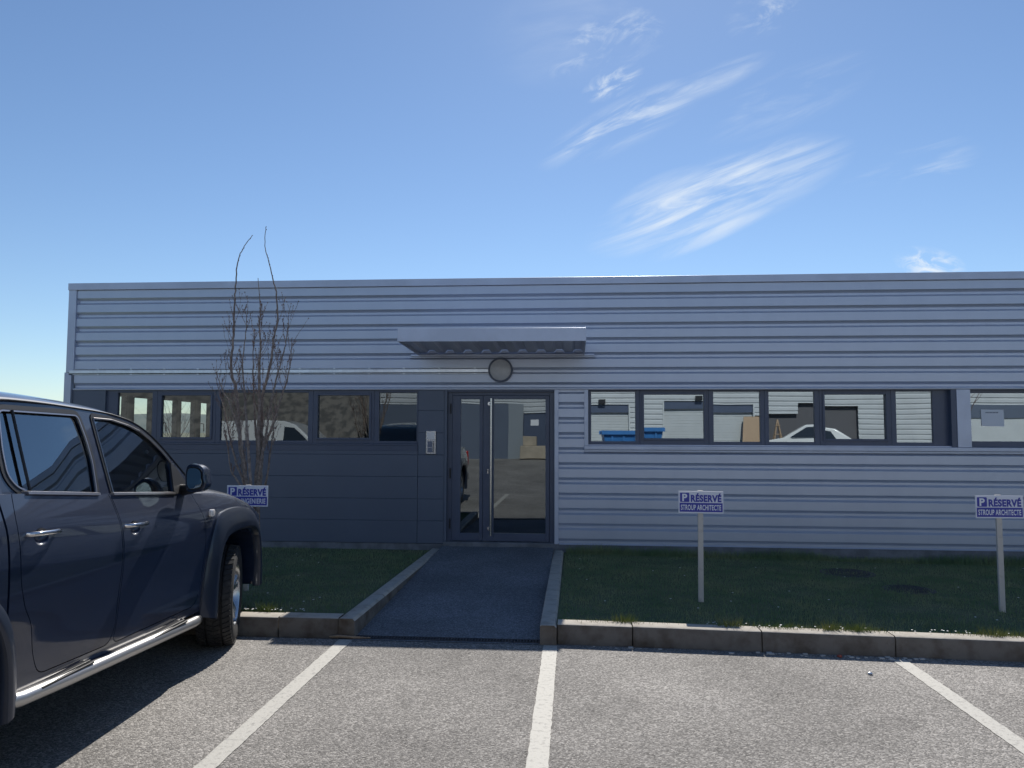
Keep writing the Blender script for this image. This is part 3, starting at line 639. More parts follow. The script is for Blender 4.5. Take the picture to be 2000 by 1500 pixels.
RD = rnd_poly([(-2.37, .495), (-1.775, .475), (-1.715, .56), (-1.675, .90), (-1.68, 1.15), (-1.705, 1.316), (-2.50, 1.385), (-2.535, 1.22), (-2.525, .95), (-2.49, .83), (-2.43, .745), (-2.415, .60)], .05)
wellF = superell(.0, .40, .445, .49); wellR = superell(-3.095, .40, .445, .49)
cut = []
for sgn in (1, -1):
    for w_ in (wellF, wellR): cut.append(MB().prism(w_, 'yz', sgn*.56, sgn*1.2))
cut.append(MB().box(-.83, .83, -2.50, -.74, .55, 2)); cut.append(MB().box(-.74, .74, -4.26, -2.72, .80, 2))
cut.append(MB().box(-1.2, 1.2, -2.612, -2.598, .45, 2))      # gap between cab and bed
base = vol.build('body', [PAINTB], None)
me0 = boolean(base, cut); bpy.data.objects.remove(base)
whole = link('body', me0, [PAINTB], None)
doors = []
for sgn in (1, -1):
    for poly in (FD, RD):
        pin = shrink(poly, .0025)
        cup = None
        me = boolean(whole, [MB().prism(pin, 'yz', sgn*.86, sgn*1.1)], 'INTERSECT'); doors.append((me, sgn, poly is FD))
me = boolean(whole, [MB().prism(shrink(p, -.0025), 'yz', s_*.85, s_*1.1) for s_ in (1, -1) for p in (FD, RD)])
bpy.data.objects.remove(whole)
link('body', me, [PAINTB], car, 24)
HND = {True: (-1.52, 1.100), False: (-2.365, 1.160)}
for me, sgn, isf in doors:
    t = bpy.data.objects.new('t', me); COL.objects.link(t); hy, hz = HND[isf]
    bm = bmesh.new(); bmesh.ops.create_uvsphere(bm, u_segments=28, v_segments=16, radius=1)
    sp = MB().add([(v.co.x*.032+sgn*(PW-.003), v.co.y*.058+hy-.01, v.co.z*.046+hz-.012) for v in bm.verts], [tuple(v.index for v in f.verts) for f in bm.faces]); bm.free()
    me2 = boolean(t, [sp]); bpy.data.objects.remove(t)
    d = link('front_door' if isf else 'rear_door', me2, [PAINTB], car, 24)
    b = MB(); xo = sgn*(PW+.014); xi = sgn*(PW-.02)
    path = [(xi, hy-.115, hz+.006), (xo-sgn*.008, hy-.100, hz+.006), (xo, hy-.05, hz+.004), (xo+sgn*.002, hy+.02, hz+.001), (xo-sgn*.002, hy+.085, hz-.002), (xo-sgn*.012, hy+.105, hz-.003), (xi, hy+.11, hz-.003)]
    rg = []
    for i, p in enumerate(path):
        wv, hv = (.008, .011) if 0 < i < 6 else (.008, .010)
        rg.append([(p[0]+wv*cos(a), p[1]+(.006*cos(a) if i in (5,) else 0), p[2]+hv*sin(a)) for a in [2*pi*j/12 for j in range(12)]])
    b.loft(rg); b.build('handle', CHROME, d, smooth=50)
    # belt strip
for sgn in (1, -1):
    def belt(y0, y1, dz=.0):
        b = MB(); rg = []
        for i in range(13):
            y = y0+(y1-y0)*i/12; z = sm(ZS, y)+.002+dz; x = PW-.076
            rg.append([(sgn*(x+.009), y, z-.004), (sgn*(x+.005), y, z+.009), (sgn*(x-.03), y, z+.012), (sgn*(x-.03), y, z-.006)])
        return b.loft(rg)
    belt(-2.40, -1.80).build('belt_moulding', SATIN, car, smooth=40); belt(-1.665, -.93).build('belt_moulding', SATIN, car, smooth=40)
# greenhouse side
def gx(z, y=0): return interp([(1.20, PW-.058), (1.28, PW-.088), (1.32, PW-.100), (1.78, .735), (1.9, .70)], z)
def map_side(me, sgn, off):
    for v in me.vertices:
        y, z, t = v.co.x, v.co.y, v.co.z
        bow = -.030*min(max((y+1.5)/.9, 0), 1.3)**2-.012*min(max((-2.0-y)/.5, 0), 1)
        v.co = Vector((sgn*(gx(z)+bow+off+t), y, z))
def side_sheet(outer, holes, thick, sgn, off, name, m, parent, smooth=30):
    cu = bpy.data.curves.new('c', 'CURVE'); cu.dimensions = '2D'; cu.fill_mode = 'BOTH'; cu.extrude = thick/2
    for poly in [outer]+holes:
        sp = cu.splines.new('POLY'); sp.points.add(len(poly)-1); sp.use_cyclic_u = True
        for p, q in zip(sp.points, poly): p.co = (q[0], q[1], 0, 1)
    o = bpy.data.objects.new('c', cu); COL.objects.link(o); dg = bpy.context.evaluated_depsgraph_get(); dg.update()
    me = bpy.data.meshes.new_from_object(o.evaluated_get(dg)); bpy.data.objects.remove(o)
    # cut into slices so the sheet can bow
    bm = bmesh.new(); bm.from_mesh(me)
    for k in range(-27, -3):
        bmesh.ops.bisect_plane(bm, geom=bm.verts[:]+bm.edges[:]+bm.faces[:], plane_co=(k*.1, 0, 0), plane_no=(1, 0, 0))
    for zc_ in (1.28, 1.32, 1.78):
        bmesh.ops.bisect_plane(bm, geom=bm.verts[:]+bm.edges[:]+bm.faces[:], plane_co=(0, zc_, 0), plane_no=(0, 1, 0))
    bmesh.ops.remove_doubles(bm, verts=bm.verts, dist=1e-5)
    bm.to_mesh(me); bm.free(); map_side(me, sgn, off)
    bm = bmesh.new(); bm.from_mesh(me); bmesh.ops.recalc_face_normals(bm, faces=bm.faces); bm.to_mesh(me); bm.free()
    return link(name, me, m, parent, smooth)
RW = rnd_poly([(-2.408, 1.755), (-1.795, 1.742), (-1.768, 1.60), (-1.765, 1.48), (-1.80, 1.296), (-2.31, 1.343), (-2.41, 1.378), (-2.455, 1.44), (-2.448, 1.56)], .035)
FWp = rnd_poly([(-1.652, 1.735), (-1.47, 1.719), (-1.30, 1.688), (-1.17, 1.652), (-1.06, 1.598), (-.94, 1.516), (-.868, 1.455), (-.872, 1.40), (-.905, 1.31), (-.93, 1.238), (-1.645, 1.290)], .02)
GUT = [(-2.56, 1.30), (-2.555, 1.45), (-2.535, 1.62), (-2.50, 1.76), (-2.44, 1.795), (-2.333, 1.802), (-2.052, 1.794), (-1.735, 1.775), (-1.50, 1.757), (-1.32, 1.730), (-1.20, 1.700), (-1.09, 1.655), (-.98, 1.590), (-.87, 1.510), (-.77, 1.430), (-.66, 1.340), (-.57, 1.262), (-.52, 1.215)]
low = [(-.62, 1.19), (-.95, 1.225), (-1.8, 1.285), (-2.42, 1.340)]
for sgn in (1, -1):
    side_sheet(GUT+low, [RW, FWp], .03, sgn, -.015, 'door_frames', PAINTB, car)
    side_sheet(RW, [shrink(RW, .008)], .008, sgn, .005, 'window_surround', SATIN, car)
    fo = [p for p in FWp]
    side_sheet(shrink(RW, -.026), [shrink(RW, -.002)], .004, sgn, .003, 'window_seal', BLACK, car)
    side_sheet(shrink(FWp, -.022), [shrink(FWp, -.002)], .004, sgn, .003, 'window_seal', BLACK, car)
    # front chrome: top and rear edge only
    ln = [(-1.648, 1.30), (-1.652, 1.50), (-1.655, 1.732), (-1.47, 1.718), (-1.30, 1.687), (-1.17, 1.651), (-1.06, 1.597), (-.94, 1.515), (-.868, 1.452)]
    ln = [(-1.644, 1.296), (-1.648, 1.5), (-1.650, 1.725)]+ln[3:]
    b = MB(); pp = [(sgn*(gx(z)+.007-.030*min(max((y+1.5)/.9, 0), 1.3)**2), y, z) for y, z in ln]
    b.tube(pp[2:], .006, 6); b.tube(pp[:3], .003, 6); b.build('window_surround', SATIN, car, smooth=50)
    b = MB(); b.tube([(sgn*(gx(z)+.004), y, z) for y, z in ((-2.318, 1.752), (-2.328, 1.55), (-2.335, 1.352))], .008, 6); b.build('quarter_divider', BLACK, car, smooth=40)
    g1 = side_sheet(shrink(RW, .002), [], .004, sgn, -.012, 'rear_side_window', CGLASSR, car); g2 = side_sheet(shrink(FWp, .002), [], .004, sgn, -.012, 'front_side_window', CGLASS, car)
    # sail panel
    side_sheet([(-.935, 1.235), (-.868, 1.44), (-.80, 1.40), (-.70, 1.29), (-.68, 1.225)], [], .012, sgn, .006, 'mirror_base', BLACK, car)
# roof + pillars + windscreen as one curved sheet, split by material zone
ed = GUT[4:]
def sheet_pt(i, u):
    y, z = ed[i]; we = gx(z)-.004-.030*min(max((y+1.5)/.9, 0), 1.3)**2
    s_ = min(max((y+1.75)/1.1, 0), 1); cr = .055*(1-s_)+.02*s_; bw = .26*s_*s_
    a = abs(u); return (we*u, y+bw*(1-a**2.2), z+cr*(1-a**3.2)+.026*(1-a**10))
NU = 36
def sheet(i0, i1, u0, u1, name, m, smooth=35):
    b = MB(); us = [u0+(u1-u0)*k/NU for k in range(NU+1)]; top = [[sheet_pt(i, u) for u in us] for i in range(i0, i1+1)]
    b.loft(top, close_ring=False); o = b.build(name, m, car, smooth=smooth)
    so_ = o.modifiers.new('s', 'SOLIDIFY'); so_.thickness = .012; so_.offset = -1 if True else 1
    return o
# refine edge curve
def refine(c, k=4):
    out = []
    for i in range(len(c)-1):
        p0, p1, p2, p3 = [Vector(c[max(min(i+d, len(c)-1), 0)]) for d in (-1, 0, 1, 2)]
        for j in range(k):
            t = j/k; out.append(tuple(.5*((2*p1)+(p2-p0)*t+(2*p0-5*p1+4*p2-p3)*t*t+(3*p1-p0-3*p2+p3)*t**3)))
    out.append(tuple(c[-1])); return out
ed = refine(ed, 4); ih = min(range(len(ed)), key=lambda i: abs(ed[i][0]+1.28))
sheet(0, ih, -1, 1, 'roof', PAINTB); sheet(ih, len(ed)-1, -.9, .9, 'windscreen', CGLASS)
for a_, b_ in ((.9, 1), (-1, -.9)):
    NU = 4; sheet(ih, len(ed)-1, a_, b_, 'pillar', PAINTB); NU = 36
# roof drip moulding
for sgn in (1, -1):
    b = MB(); b.tube([(sgn*(gx(z)-.030*min(max((y+1.5)/.9, 0), 1.3)**2+.001), y, z+.001) for y, z in ed[:-3]], .0055, 6); b.build('drip_moulding', BLACK, car, smooth=40)
# cab back wall with rear window
b = MB(); b.prism([(-.90, 1.30), (.90, 1.30), (.70, 1.80), (-.70, 1.80)], 'xz', -2.555, -2.535); bw_ = b.build('t', PAINTB, None)
me = boolean(bw_, [MB().prism([(-.70, 1.40), (.70, 1.40), (.58, 1.74), (-.58, 1.74)], 'xz', -2.6, -2.5)]); bpy.data.objects.remove(bw_); link('cab_back', me, PAINTB, car)
b = MB(); b.prism([(-.705, 1.395), (.705, 1.395), (.585, 1.745), (-.585, 1.745)], 'xz', -2.546, -2.543); b.build('rear_window', CGLASSR, car)
# hood cowl
b = MB(); b.prism([(-.86, -.60), (.86, -.60), (.70, -.44), (.35, -.30), (-.35, -.30), (-.70, -.44)], 'xy', 1.19, 1.272); b.build('cowl', BLACK, car, bevel=.01)
# flares
fo_pts = [(-.652, .36), (-.640, .46), (-.622, .56), (-.592, .68), (-.548, .83), (-.485, .955), (-.43, 1.015), (-.36, 1.048), (-.26, 1.062), (-.12, 1.066), (.05, 1.055), (.20, 1.025), (.30, .985), (.40, .91), (.475, .83), (.52, .74), (.548, .62), (.560, .50), (.562, .40)]
fi_pts = [(-.448, .30), (-.447, .38), (-.445, .46), (-.437, .58), (-.418, .68), (-.375, .78), (-.32, .835), (-.24, .868), (-.14, .883), (0, .887), (.14, .883), (.24, .868), (.32, .838), (.38, .78), (.420, .69), (.440, .60), (.447, .50), (.449, .42), (.45, .36)]
fo_r, fi_r = refine(fo_pts, 4), refine(fi_pts, 4)
for sgn in (1, -1):
    for cy in (0, -3.095):
        rg = []
        for (oy, oz), (iy, iz) in zip(fo_r, fi_r):
            taper = min(max((oz-.30)/.3, 0), 1)
            wb = sm(WY, cy+oy, .05)+pside(oz); wi = sm(WY, cy+iy, .05)
            def L(t): return (iy+(oy-iy)*t+cy, iz+(oz-iz)*t)
            pr = [(0, wi-.02), (0, wi+.020), (.10, wi+.042), (.30, wi+.046), (.42, wi+.044), (.70, wb*.5+wi*.5+.036), (.93, wb+.020), (1.0, wb+.012), (1.02, wb-.03)]
            rg.append([(sgn*w_, *L(t)) for t, w_ in pr])
        b = MB(); b.loft(rg, close_ring=False, caps=False); o = b.build('wheel_arch_flare', FLARE, car, smooth=28)
        b = MB(); wl = [(y_+cy, max(z_, .37)) for y_, z_ in superell(0, .40, .452, .497)]; k = len(wl)
        b.add([(sgn*.90, *p) for p in wl]+[(sgn*.54, *p) for p in wl], [(i, (i+1) % k, k+(i+1) % k, k+i) for i in range(k//2)]+[tuple(k+i for i in range(k//2+1))])
        b.build('wheel_arch_liner', BLACK, car, smooth=50)
# wheels
def wheel(x, y, steer, sgn):
    R0 = .375; n = 72
    half = [(-.118, .235), (-.128, .27), (-.131, .30), (-.127, .335), (-.112, .362), (-.095, .372), (-.062, .3755), (-.060, .366), (-.050, .366), (-.048, .377), (-.006, .378)]
    prof = half+[(-a, r) for a, r in reversed(half)]
    b = MB(); b.lathe(prof, 'x', (0, 0, 0), n)
    for row, (xa_, xb_) in enumerate([(-.122, -.064), (-.046, -.004), (.004, .046), (.064, .122)]):
        for i in range(54):
            a0 = 2*pi*(i+.5*(row % 2))/54; a1 = a0+2*pi/54*.70; sk = .05*(1 if row < 2 else -1); vs = []
            for (xx, da) in ((xa_, 0), (xb_, sk)):
                rr_ = .383 if abs(xx) < .1 else .372
                for rr2 in (.360, rr_):
                    for aa in (a0+da, a1+da): vs.append((xx, rr2*cos(aa), rr2*sin(aa)))
            b.add(vs, [(0, 1, 3, 2), (4, 6, 7, 5), (0, 4, 5, 1), (2, 3, 7, 6), (0, 2, 6, 4), (1, 5, 7, 3)])
    w = bpy.data.objects.new('wheel', None); COL.objects.link(w); w.parent = car
    ty = b.build('tyre', RUB, w, smooth=35)
    b = MB(); b.lathe([(sgn*.112, .236), (sgn*.118, .240), (sgn*.121, .232), (sgn*.108, .222), (sgn*.06, .212), (-sgn*.11, .215), (-sgn*.118, .235)], 'x', (0, 0, 0), n)
    b.lathe([(sgn*.085, .001), (sgn*.087, .03), (sgn*.080, .055), (sgn*.06, .07), (sgn*.03, .07)], 'x', (0, 0, 0), 32)
    for i in range(5):
        a = 2*pi*i/5+.3
        for da in (-.16, .16):
            rg = []
            for r_, wd, xx in ((.055, .024, .080), (.12, .020, .092), (.18, .020, .100), (.222, .026, .106)):
                ang = a+da*(r_/.222); c_, s_ = cos(ang), sin(ang)
                rg.append([(sgn*(xx-.022), r_*c_-wd*s_, r_*s_+wd*c_), (sgn*(xx-.022), r_*c_+wd*s_, r_*s_-wd*c_), (sgn*xx, r_*c_+wd*.7*s_, r_*s_-wd*.7*c_), (sgn*xx, r_*c_-wd*.7*s_, r_*s_+wd*.7*c_)])
            b.loft(rg)
    b.build('rim', ALLOY, w, smooth=35, bevel=.002)
    b = MB(); b.lathe([(sgn*.03, .001), (sgn*.03, .15), (sgn*.005, .155), (sgn*.005, .001)], 'x', (0, 0, 0), 32); b.build('brake_disc', mat('brake_iron', (.12, .11, .10), .5, .7) if 'brake_iron' not in MATS else MATS['brake_iron'], w, smooth=35)
    w.location = (x, y, R0+.004); w.rotation_euler = (0, 0, R(steer))
for sgn in (1, -1):
    wheel(sgn*.835, 0, 15.5, sgn); wheel(sgn*.835, -3.095, 0, sgn)
# underbody, sill, bars
b = MB(); b.box(-.60, .60, -4.2, .6, .30, .50); b.box(-.86, .86, -2.45, -.60, .36, .45); b.build('chassis', BLACK, car, bevel=.02)
for sgn in (1, -1):
    b = MB(); X = PW+.012
    pth = [(sgn*(X-.010), -2.58, .437), (sgn*X, -2.52, .43), (sgn*(X+.006), -2.2, .415), (sgn*(X+.006), -1.2, .375), (sgn*X, -.80, .357), (sgn*(X-.012), -.72, .354)]
    b.tube(pth, .035, 20); sb = b.build('side_bar', mat('polished_tube', (.52, .51, .50), .33, .85) if 'polished_tube' not in MATS else MATS['polished_tube'], car, smooth=40)
    for yy_, zz_, d_ in ((-2.60, .438, -1), (-.70, .354, 1)):
        b = MB(); b.lathe([(yy_-.022*d_, .0385), (yy_, .037), (yy_+.02*d_, .028), (yy_+.028*d_, .001)], 'y', (sgn*(X-.014), 0, zz_), 20); b.build('end_cap', BLACK, sb, smooth=40)
    for yy_, zz_ in ((-2.20, .415), (-1.15, .374)):
        b = MB(); n = 14
        for k, hh in ((-.022, .034), (0, .040), (.022, .034)): b.box(sgn*(X+.004)+k-.008, sgn*(X+.004)+k+.008, yy_-.21, yy_+.21, zz_+hh-.012, zz_+hh)
        o = b.build('step_pad', BLACK, sb, bevel=.003)
    for yy_ in (-2.3, -1.6, -.9): b = MB(); b.tube([(sgn*.80, yy_, .40), (sgn*(X-.02), yy_, .39)], .018, 8); b.build('bracket', BLACK, sb)
# mirrors
for sgn in (1, -1):
    rg = []
    cx, cz = PW+.055, 1.338
    for (yy_, sx_, sz_, ox, oz) in ((-.93, .066, .085, 0, 0), (-.925, .071, .093, 0, 0), (-.88, .076, .096, .0, 0), (-.83, .074, .088, -.002, -.003), (-.79, .062, .07, -.006, -.008), (-.765, .042, .04, -.018, -.012), (-.758, .015, .012, -.02, -.014)):
        ring = []
        for j in range(32):
            a = 2*pi*j/32; c_, s_ = cos(a), sin(a); n_ = 3.2
            ex = sx_*math.copysign(abs(c_)**(2/n_), c_); ez = sz_*math.copysign(abs(s_)**(2/n_), s_)
            if c_ < 0: ex *= .95
            ring.append((sgn*(cx+ox+ex+(.010 if ez < 0 and ex > 0 else 0)), yy_-.012*(ex/.09), cz+oz+ez*(1-.10*(ex/.09))))
        rg.append(ring)
    b = MB(); b.loft(rg, caps=True); ho = b.build('door_mirror', PAINTB, car, smooth=40)
    gl_ = [(x_-(x_-sgn*cx)*.10, y_-.004, z_-(z_-cz)*.10) for x_, y_, z_ in rg[0]]; b = MB(); b.add(gl_, [tuple(range(32))]); b.build('mirror_rim', BLACK, ho)
    gl_ = [(x_-(x_-sgn*cx)*.20, y_-.008, z_-(z_-cz)*.20) for x_, y_, z_ in rg[0]]; b = MB(); b.add(gl_, [tuple(range(32))]); b.build('mirror_glass', MIRR, ho)
    b = MB(); b.tube([(sgn*(PW-.09), -.80, 1.25), (sgn*(PW+.0), -.83, 1.262), (sgn*(PW+.06), -.85, 1.28)], [.04, .032, .034], 12); b.build('mirror_arm', BLACK, ho, smooth=40)
    # side indicator
    b = MB(); pr = superell(-.512, 1.066, .034, .026, 3.5, 24); xo = PW-.004
    b.loft([[(sgn*(xo-.004), p[0], p[1]) for p in pr], [(sgn*(xo+.010), p[0], p[1]) for p in pr], [(sgn*(xo+.015), -.512+(p[0]+.512)*.8, 1.066+(p[1]-1.066)*.8) for p in pr]]); b.build('side_indicator', LAMPC, car, smooth=40)
    # headlamp and tail lamp
    b = MB(); b.loft([[(sgn*x_, y_, z_) for x_, y_, z_ in r_] for r_ in ([(.93, .42, .80), (.93, .42, .96), (.90, .36, 1.0)], [(.86, .70, .78), (.86, .70, .90), (.84, .64, .96)], [(.66, .90, .76), (.66, .90, .84), (.64, .84, .91)])]); b.build('headlight', LAMPC, car, smooth=30)
    b = MB(); b.box(min(sgn*.80, sgn*.935), max(sgn*.80, sgn*.935), -4.36, -4.25, .85, 1.2); b.build('tail_light', mat('tail_red', (.4, .01, .01), .2) if 'tail_red' not in MATS else MATS['tail_red'], car, bevel=.02)
# interior
for sx_ in (.38, -.38):
    b = MB(); b.loft([[(sx_+w_*c, y_, z_) for c in (-1, -.6, .6, 1) for (y_, z_) in [(yy0+(0 if abs(c) < 1 else .03), zz0)]]+[(sx_+w_*c, y_, z_) for c in (1, .6, -.6, -1) for (y_, z_) in [(yy0-.12, zz0+.0)]] for (yy0, zz0, w_) in ((-1.62, .75, .25), (-1.70, 1.0, .26), (-1.78, 1.25, .24), (-1.82, 1.36, .17))])
    b.box(sx_-.12, sx_+.12, -1.93, -1.85, 1.39, 1.56); b.box(sx_-.26, sx_+.26, -1.68, -1.15, .62, .76); b.build('front_seat', SEAT, car, bevel=.03, seg=3)
b = MB(); b.box(-.68, .68, -2.48, -2.34, .70, 1.32); b.box(-.68, .68, -2.4, -1.95, .6, .75)
for sx_ in (-.42, 0, .42): b.box(sx_-.12, sx_+.12, -2.47, -2.38, 1.34, 1.50)
b.build('rear_bench', SEAT, car, bevel=.03, seg=3)
b = MB(); b.prism([(-1.02, .70), (-1.06, 1.05), (-.98, 1.18), (-.78, 1.22), (-.60, 1.20), (-.60, .70)], 'yz', -.80, .80); b.build('dashboard', DASH, car, bevel=.02)
b = MB(); k = 24; c0 = Vector((-.38, -1.16, 1.10)); ringp = [c0+Vector((.19*cos(2*pi*i/k), .05*sin(2*pi*i/k), .18*sin(2*pi*i/k))) for i in range(k+1)]; b.tube(ringp, .014, 8); b.box(-.55, -.21, -1.175, -1.15, 1.08, 1.12); b.build('steering_wheel', DASH, car, smooth=40)
b = MB(); b.box(-.11, .11, -1.02, -.99, 1.60, 1.67); b.build('inner_mirror', BLACK, car, bevel=.01)
b = MB(); b.box(-.70, .70, -2.45, -1.35, 1.758, 1.762); b.build('headliner', mat('headliner', (.25, .25, .24), .9), car)
b = MB(); b.box(-.83, .83, -2.50, -.74, .55, .58); b.build('cab_floor', DASH, car)
for sgn in (1, -1):
    b = MB(); b.tube([(sgn*.80, -1.12, 1.52), (sgn*.75, -1.08, 1.50), (sgn*.74, -1.0, 1.43), (sgn*.78, -.94, 1.40)], .014, 8); b.build('grab_handle', DASH, car, smooth=40)
# grille, bumper, plate area
b = MB(); b.box(-.50, .50, .885, .915, .70, .86)
for i in range(3): b.box(-.50, .50, .915, .925, .72+i*.05, .735+i*.05)
b.build('grille', BLACK, car, bevel=.004)
b = MB(); b.loft([[(-.90, .50, z), (-.86, .74, z), (-.66, .93, z), (0, .98, z), (.66, .93, z), (.86, .74, z), (.90, .50, z), (.6, .5, z), (0, .5, z), (-.6, .5, z)] for z in (.36, .42, .62, .66)]); b.build('front_bumper', PAINTB, car, bevel=.015)
b = MB(); b.box(-.93, .93, -4.46, -4.30, .48, .66); b.build('rear_bumper', CHROME, car, bevel=.02)
b = MB(); b.tube([(.62, -2.72, 1.35), (.60, -2.85, 1.74), (0, -2.87, 1.79), (-.60, -2.85, 1.74), (-.62, -2.72, 1.35)], .036, 14); b.build('sports_bar', CHROME, car, smooth=40)
car.location = (-3.5963, 5.8820, 0.002); car.rotation_euler = (0, 0, R(2))

# ------------------------------------------------------------------ bare fastigiate tree in front of the dark wall
STEMS = [
 [ (-3.393, 8.00, 0.437), (-3.432, 8.00, 0.883), (-3.497, 8.00, 1.181), (-3.549, 8.00, 1.453), (-3.586, 8.00, 1.781), (-3.623, 8.00, 2.112), (-3.680, 8.00, 2.305), (-3.676, 8.00, 2.555), (-3.664, 8.00, 2.778), (-3.665, 8.00, 3.001), (-3.659, 8.00, 3.225), (-3.648, 8.00, 3.450), (-3.612, 8.00, 3.591), (-3.557, 8.00, 3.686), (-3.490, 8.00, 3.787) ],
 [ (-3.422, 8.15, 0.404), (-3.417, 8.15, 0.870), (-3.396, 8.15, 1.173), (-3.380, 8.15, 1.451), (-3.394, 8.15, 1.784), (-3.389, 8.15, 2.064), (-3.336, 8.15, 2.260), (-3.296, 8.15, 2.485), (-3.272, 8.15, 2.711), (-3.236, 8.15, 2.908), (-3.266, 8.15, 3.193), (-3.305, 8.15, 3.336), (-3.356, 8.15, 3.536), (-3.407, 8.15, 3.709), (-3.400, 8.15, 3.922) ],
 [ (-3.414, 8.08, 0.577), (-3.399, 8.08, 1.342), (-3.392, 8.08, 1.949), (-3.407, 8.08, 2.339), (-3.396, 8.08, 2.562), (-3.413, 8.08, 2.787), (-3.413, 8.08, 3.012), (-3.444, 8.08, 3.334) ],
 [ (-3.343, 8.00, 1.128), (-3.282, 8.00, 1.618), (-3.224, 8.00, 2.001), (-3.153, 8.00, 2.331), (-3.096, 8.00, 2.552), (-3.071, 8.00, 2.718), (-3.057, 8.00, 2.840) ],
 [ (-3.449, 7.90, 1.241), (-3.526, 7.90, 1.617), (-3.636, 7.90, 1.942), (-3.718, 7.90, 2.079), (-3.810, 7.90, 2.314) ],
 [ (-3.355, 7.85, 1.031), (-3.420, 7.85, 1.618), (-3.452, 7.85, 1.995), (-3.489, 7.85, 2.320), (-3.469, 7.85, 2.646), (-3.454, 7.85, 2.909) ],
 [ (-3.405, 8.20, 1.171), (-3.476, 8.20, 1.673), (-3.509, 8.20, 2.066), (-3.531, 8.20, 2.463), (-3.519, 8.20, 2.690) ],
 [ (-3.393, 7.90, 0.813), (-3.500, 7.90, 1.079), (-3.605, 7.90, 1.239), (-3.644, 7.90, 1.455), (-3.683, 7.90, 1.617) ],
 [ (-3.359, 8.10, 1.452), (-3.246, 8.10, 1.728), (-3.183, 8.10, 1.950), (-3.103, 8.10, 2.200), (-3.063, 8.10, 2.451), (-3.057, 8.10, 2.675) ],
 [ (-3.453, 8.20, 0.782), (-3.346, 8.20, 1.116), (-3.308, 8.20, 1.450), (-3.279, 8.20, 1.673), (-3.309, 8.20, 1.954) ],
 [ (-3.464, 8.00, 1.018), (-3.596, 8.00, 1.316), (-3.690, 8.00, 1.644), (-3.748, 8.00, 1.891), (-3.810, 8.00, 2.057) ],
]
def bend(pts, n, rr, jit):
    out = []; k = len(pts)
    for i in range(k-1):
        p0, p1, p2, p3 = [Vector(pts[max(min(i+d, k-1), 0)]) for d in (-1, 0, 1, 2)]
        for j in range(n):
            t = j/n; q = .5*((2*p1)+(p2-p0)*t+(2*p0-5*p1+4*p2-p3)*t*t+(3*p1-p0-3*p2+p3)*t**3)
            out.append(q+Vector((rr.uniform(-jit, jit), rr.uniform(-jit, jit)*2, 0)))
    out.append(Vector(pts[-1])); return out
def bud(b, p, s): b.add([(p.x+s*dx, p.y+s*dy, p.z+s*1.6*dz_) for dx, dy, dz_ in ((1,0,0),(-1,0,0),(0,1,0),(0,-1,0),(0,0,1),(0,0,-1))], [(0,2,4),(2,1,4),(1,3,4),(3,0,4),(2,0,5),(1,2,5),(3,1,5),(0,3,5)])
def twig(b, p, d, L, r, rr, depth):
    n = 6; pts = [p]; q = p.copy(); dd_ = d.normalized()
    for i in range(n):
        dd_ = (dd_+Vector((rr.uniform(-.22, .22), rr.uniform(-.22, .22), .20))).normalized(); q = q+dd_*L/n; pts.append(q.copy())
        if depth > 0 and rr.random() < .42 and i > 0:
            a = rr.uniform(0, 2*pi); twig(b, q.copy(), (dd_+Vector((cos(a), sin(a), .2))*.7), L*rr.uniform(.25, .5), r*.6, rr, depth-1)
        if rr.random() < .75: bud(b, q+Vector((rr.uniform(-.006, .006), 0, .003)), rr.uniform(.0035, .006))
    b.tube(pts, [r*(1-.7*i/n) for i in range(n+1)], 4, caps=False); bud(b, pts[-1], .006)
def fast_tree(name, label, stems, seed_, loc, group=None, scale=1, nb=1.0):
    rr = random.Random(seed_); t = thing(name, label, 'tree', loc, group); tk = MB(); tw = MB()
    for si, st_ in enumerate(stems):
        pts = bend(([(st_[0][0]+.03, st_[0][1], .08)] if si < 4 else [])+list(st_), 5, rr, .004); n = len(pts); r_base = .030 if si < 3 else .017; top = .0035
        tk.tube(pts, [top+(r_base-top)*(1-i/(n-1))**1.35 for i in range(n)], 7)
        for i in range(n):
            p = pts[i]; f = i/(n-1)
            hmax = 2.95 if si < 3 else 9
            if p.z > 1.15 and p.z < hmax and rr.random() < .55*nb:
                a = rr.uniform(0, 2*pi); twig(tw, p, Vector((cos(a)*.55, sin(a)*.55, 1.0)), rr.uniform(.08, .36), .0030, rr, 1)
            if rr.random() < .5: bud(tw, p+Vector((.006, 0, 0)), .0045)
    tk.build('trunk', BARK, t, smooth=60); tw.build('twigs', TWIG, t)
    return t
fast_tree('bare_tree', 'bare slender many-stemmed young tree in front of the dark wall behind the pickup', STEMS, 11, (-3.62, 8.05, .1))

# ------------------------------------------------------------------ across the yard, behind the camera (it shows in the glass)
WCLAD = mat('pale_cladding', (.52, .545, .56), .45, .1, n_amt=.2, n_scale=1); SHUT = mat('shutter_white', (.50, .53, .54), .5, n_amt=.15, n_scale=2)
YO = -12.0
ob2 = thing('warehouse', 'pale ribbed warehouse with roller doors reflected in the office windows', 'building', (6, YO, .5))
def rib2(z0, z1, x0, x1, nm='ribbed_wall'):
    q = ribbed(z0, z1, 3.0, x0, x1, YO, .21, .04, -1); return q.build(nm, WCLAD, ob2)
rib2(2.92, 6.6, -8.4, 22); rib2(.5, 2.92, -1.2, .15); rib2(.5, 2.92, 2.58, 3.55); rib2(.5, 2.92, 12.0, 15.9)
rib2(2.45, 2.92, 7.72, 9.2)
b = MB(); b.box(-8.4, 22, YO-12, YO-.3, 0, 6.5); b.build('rear_block', WCLAD, ob2)
b = MB(); b.box(-8.4, 22, YO-.3, YO+.06, 6.6, 6.75); b.build('coping', TRIM, ob2)
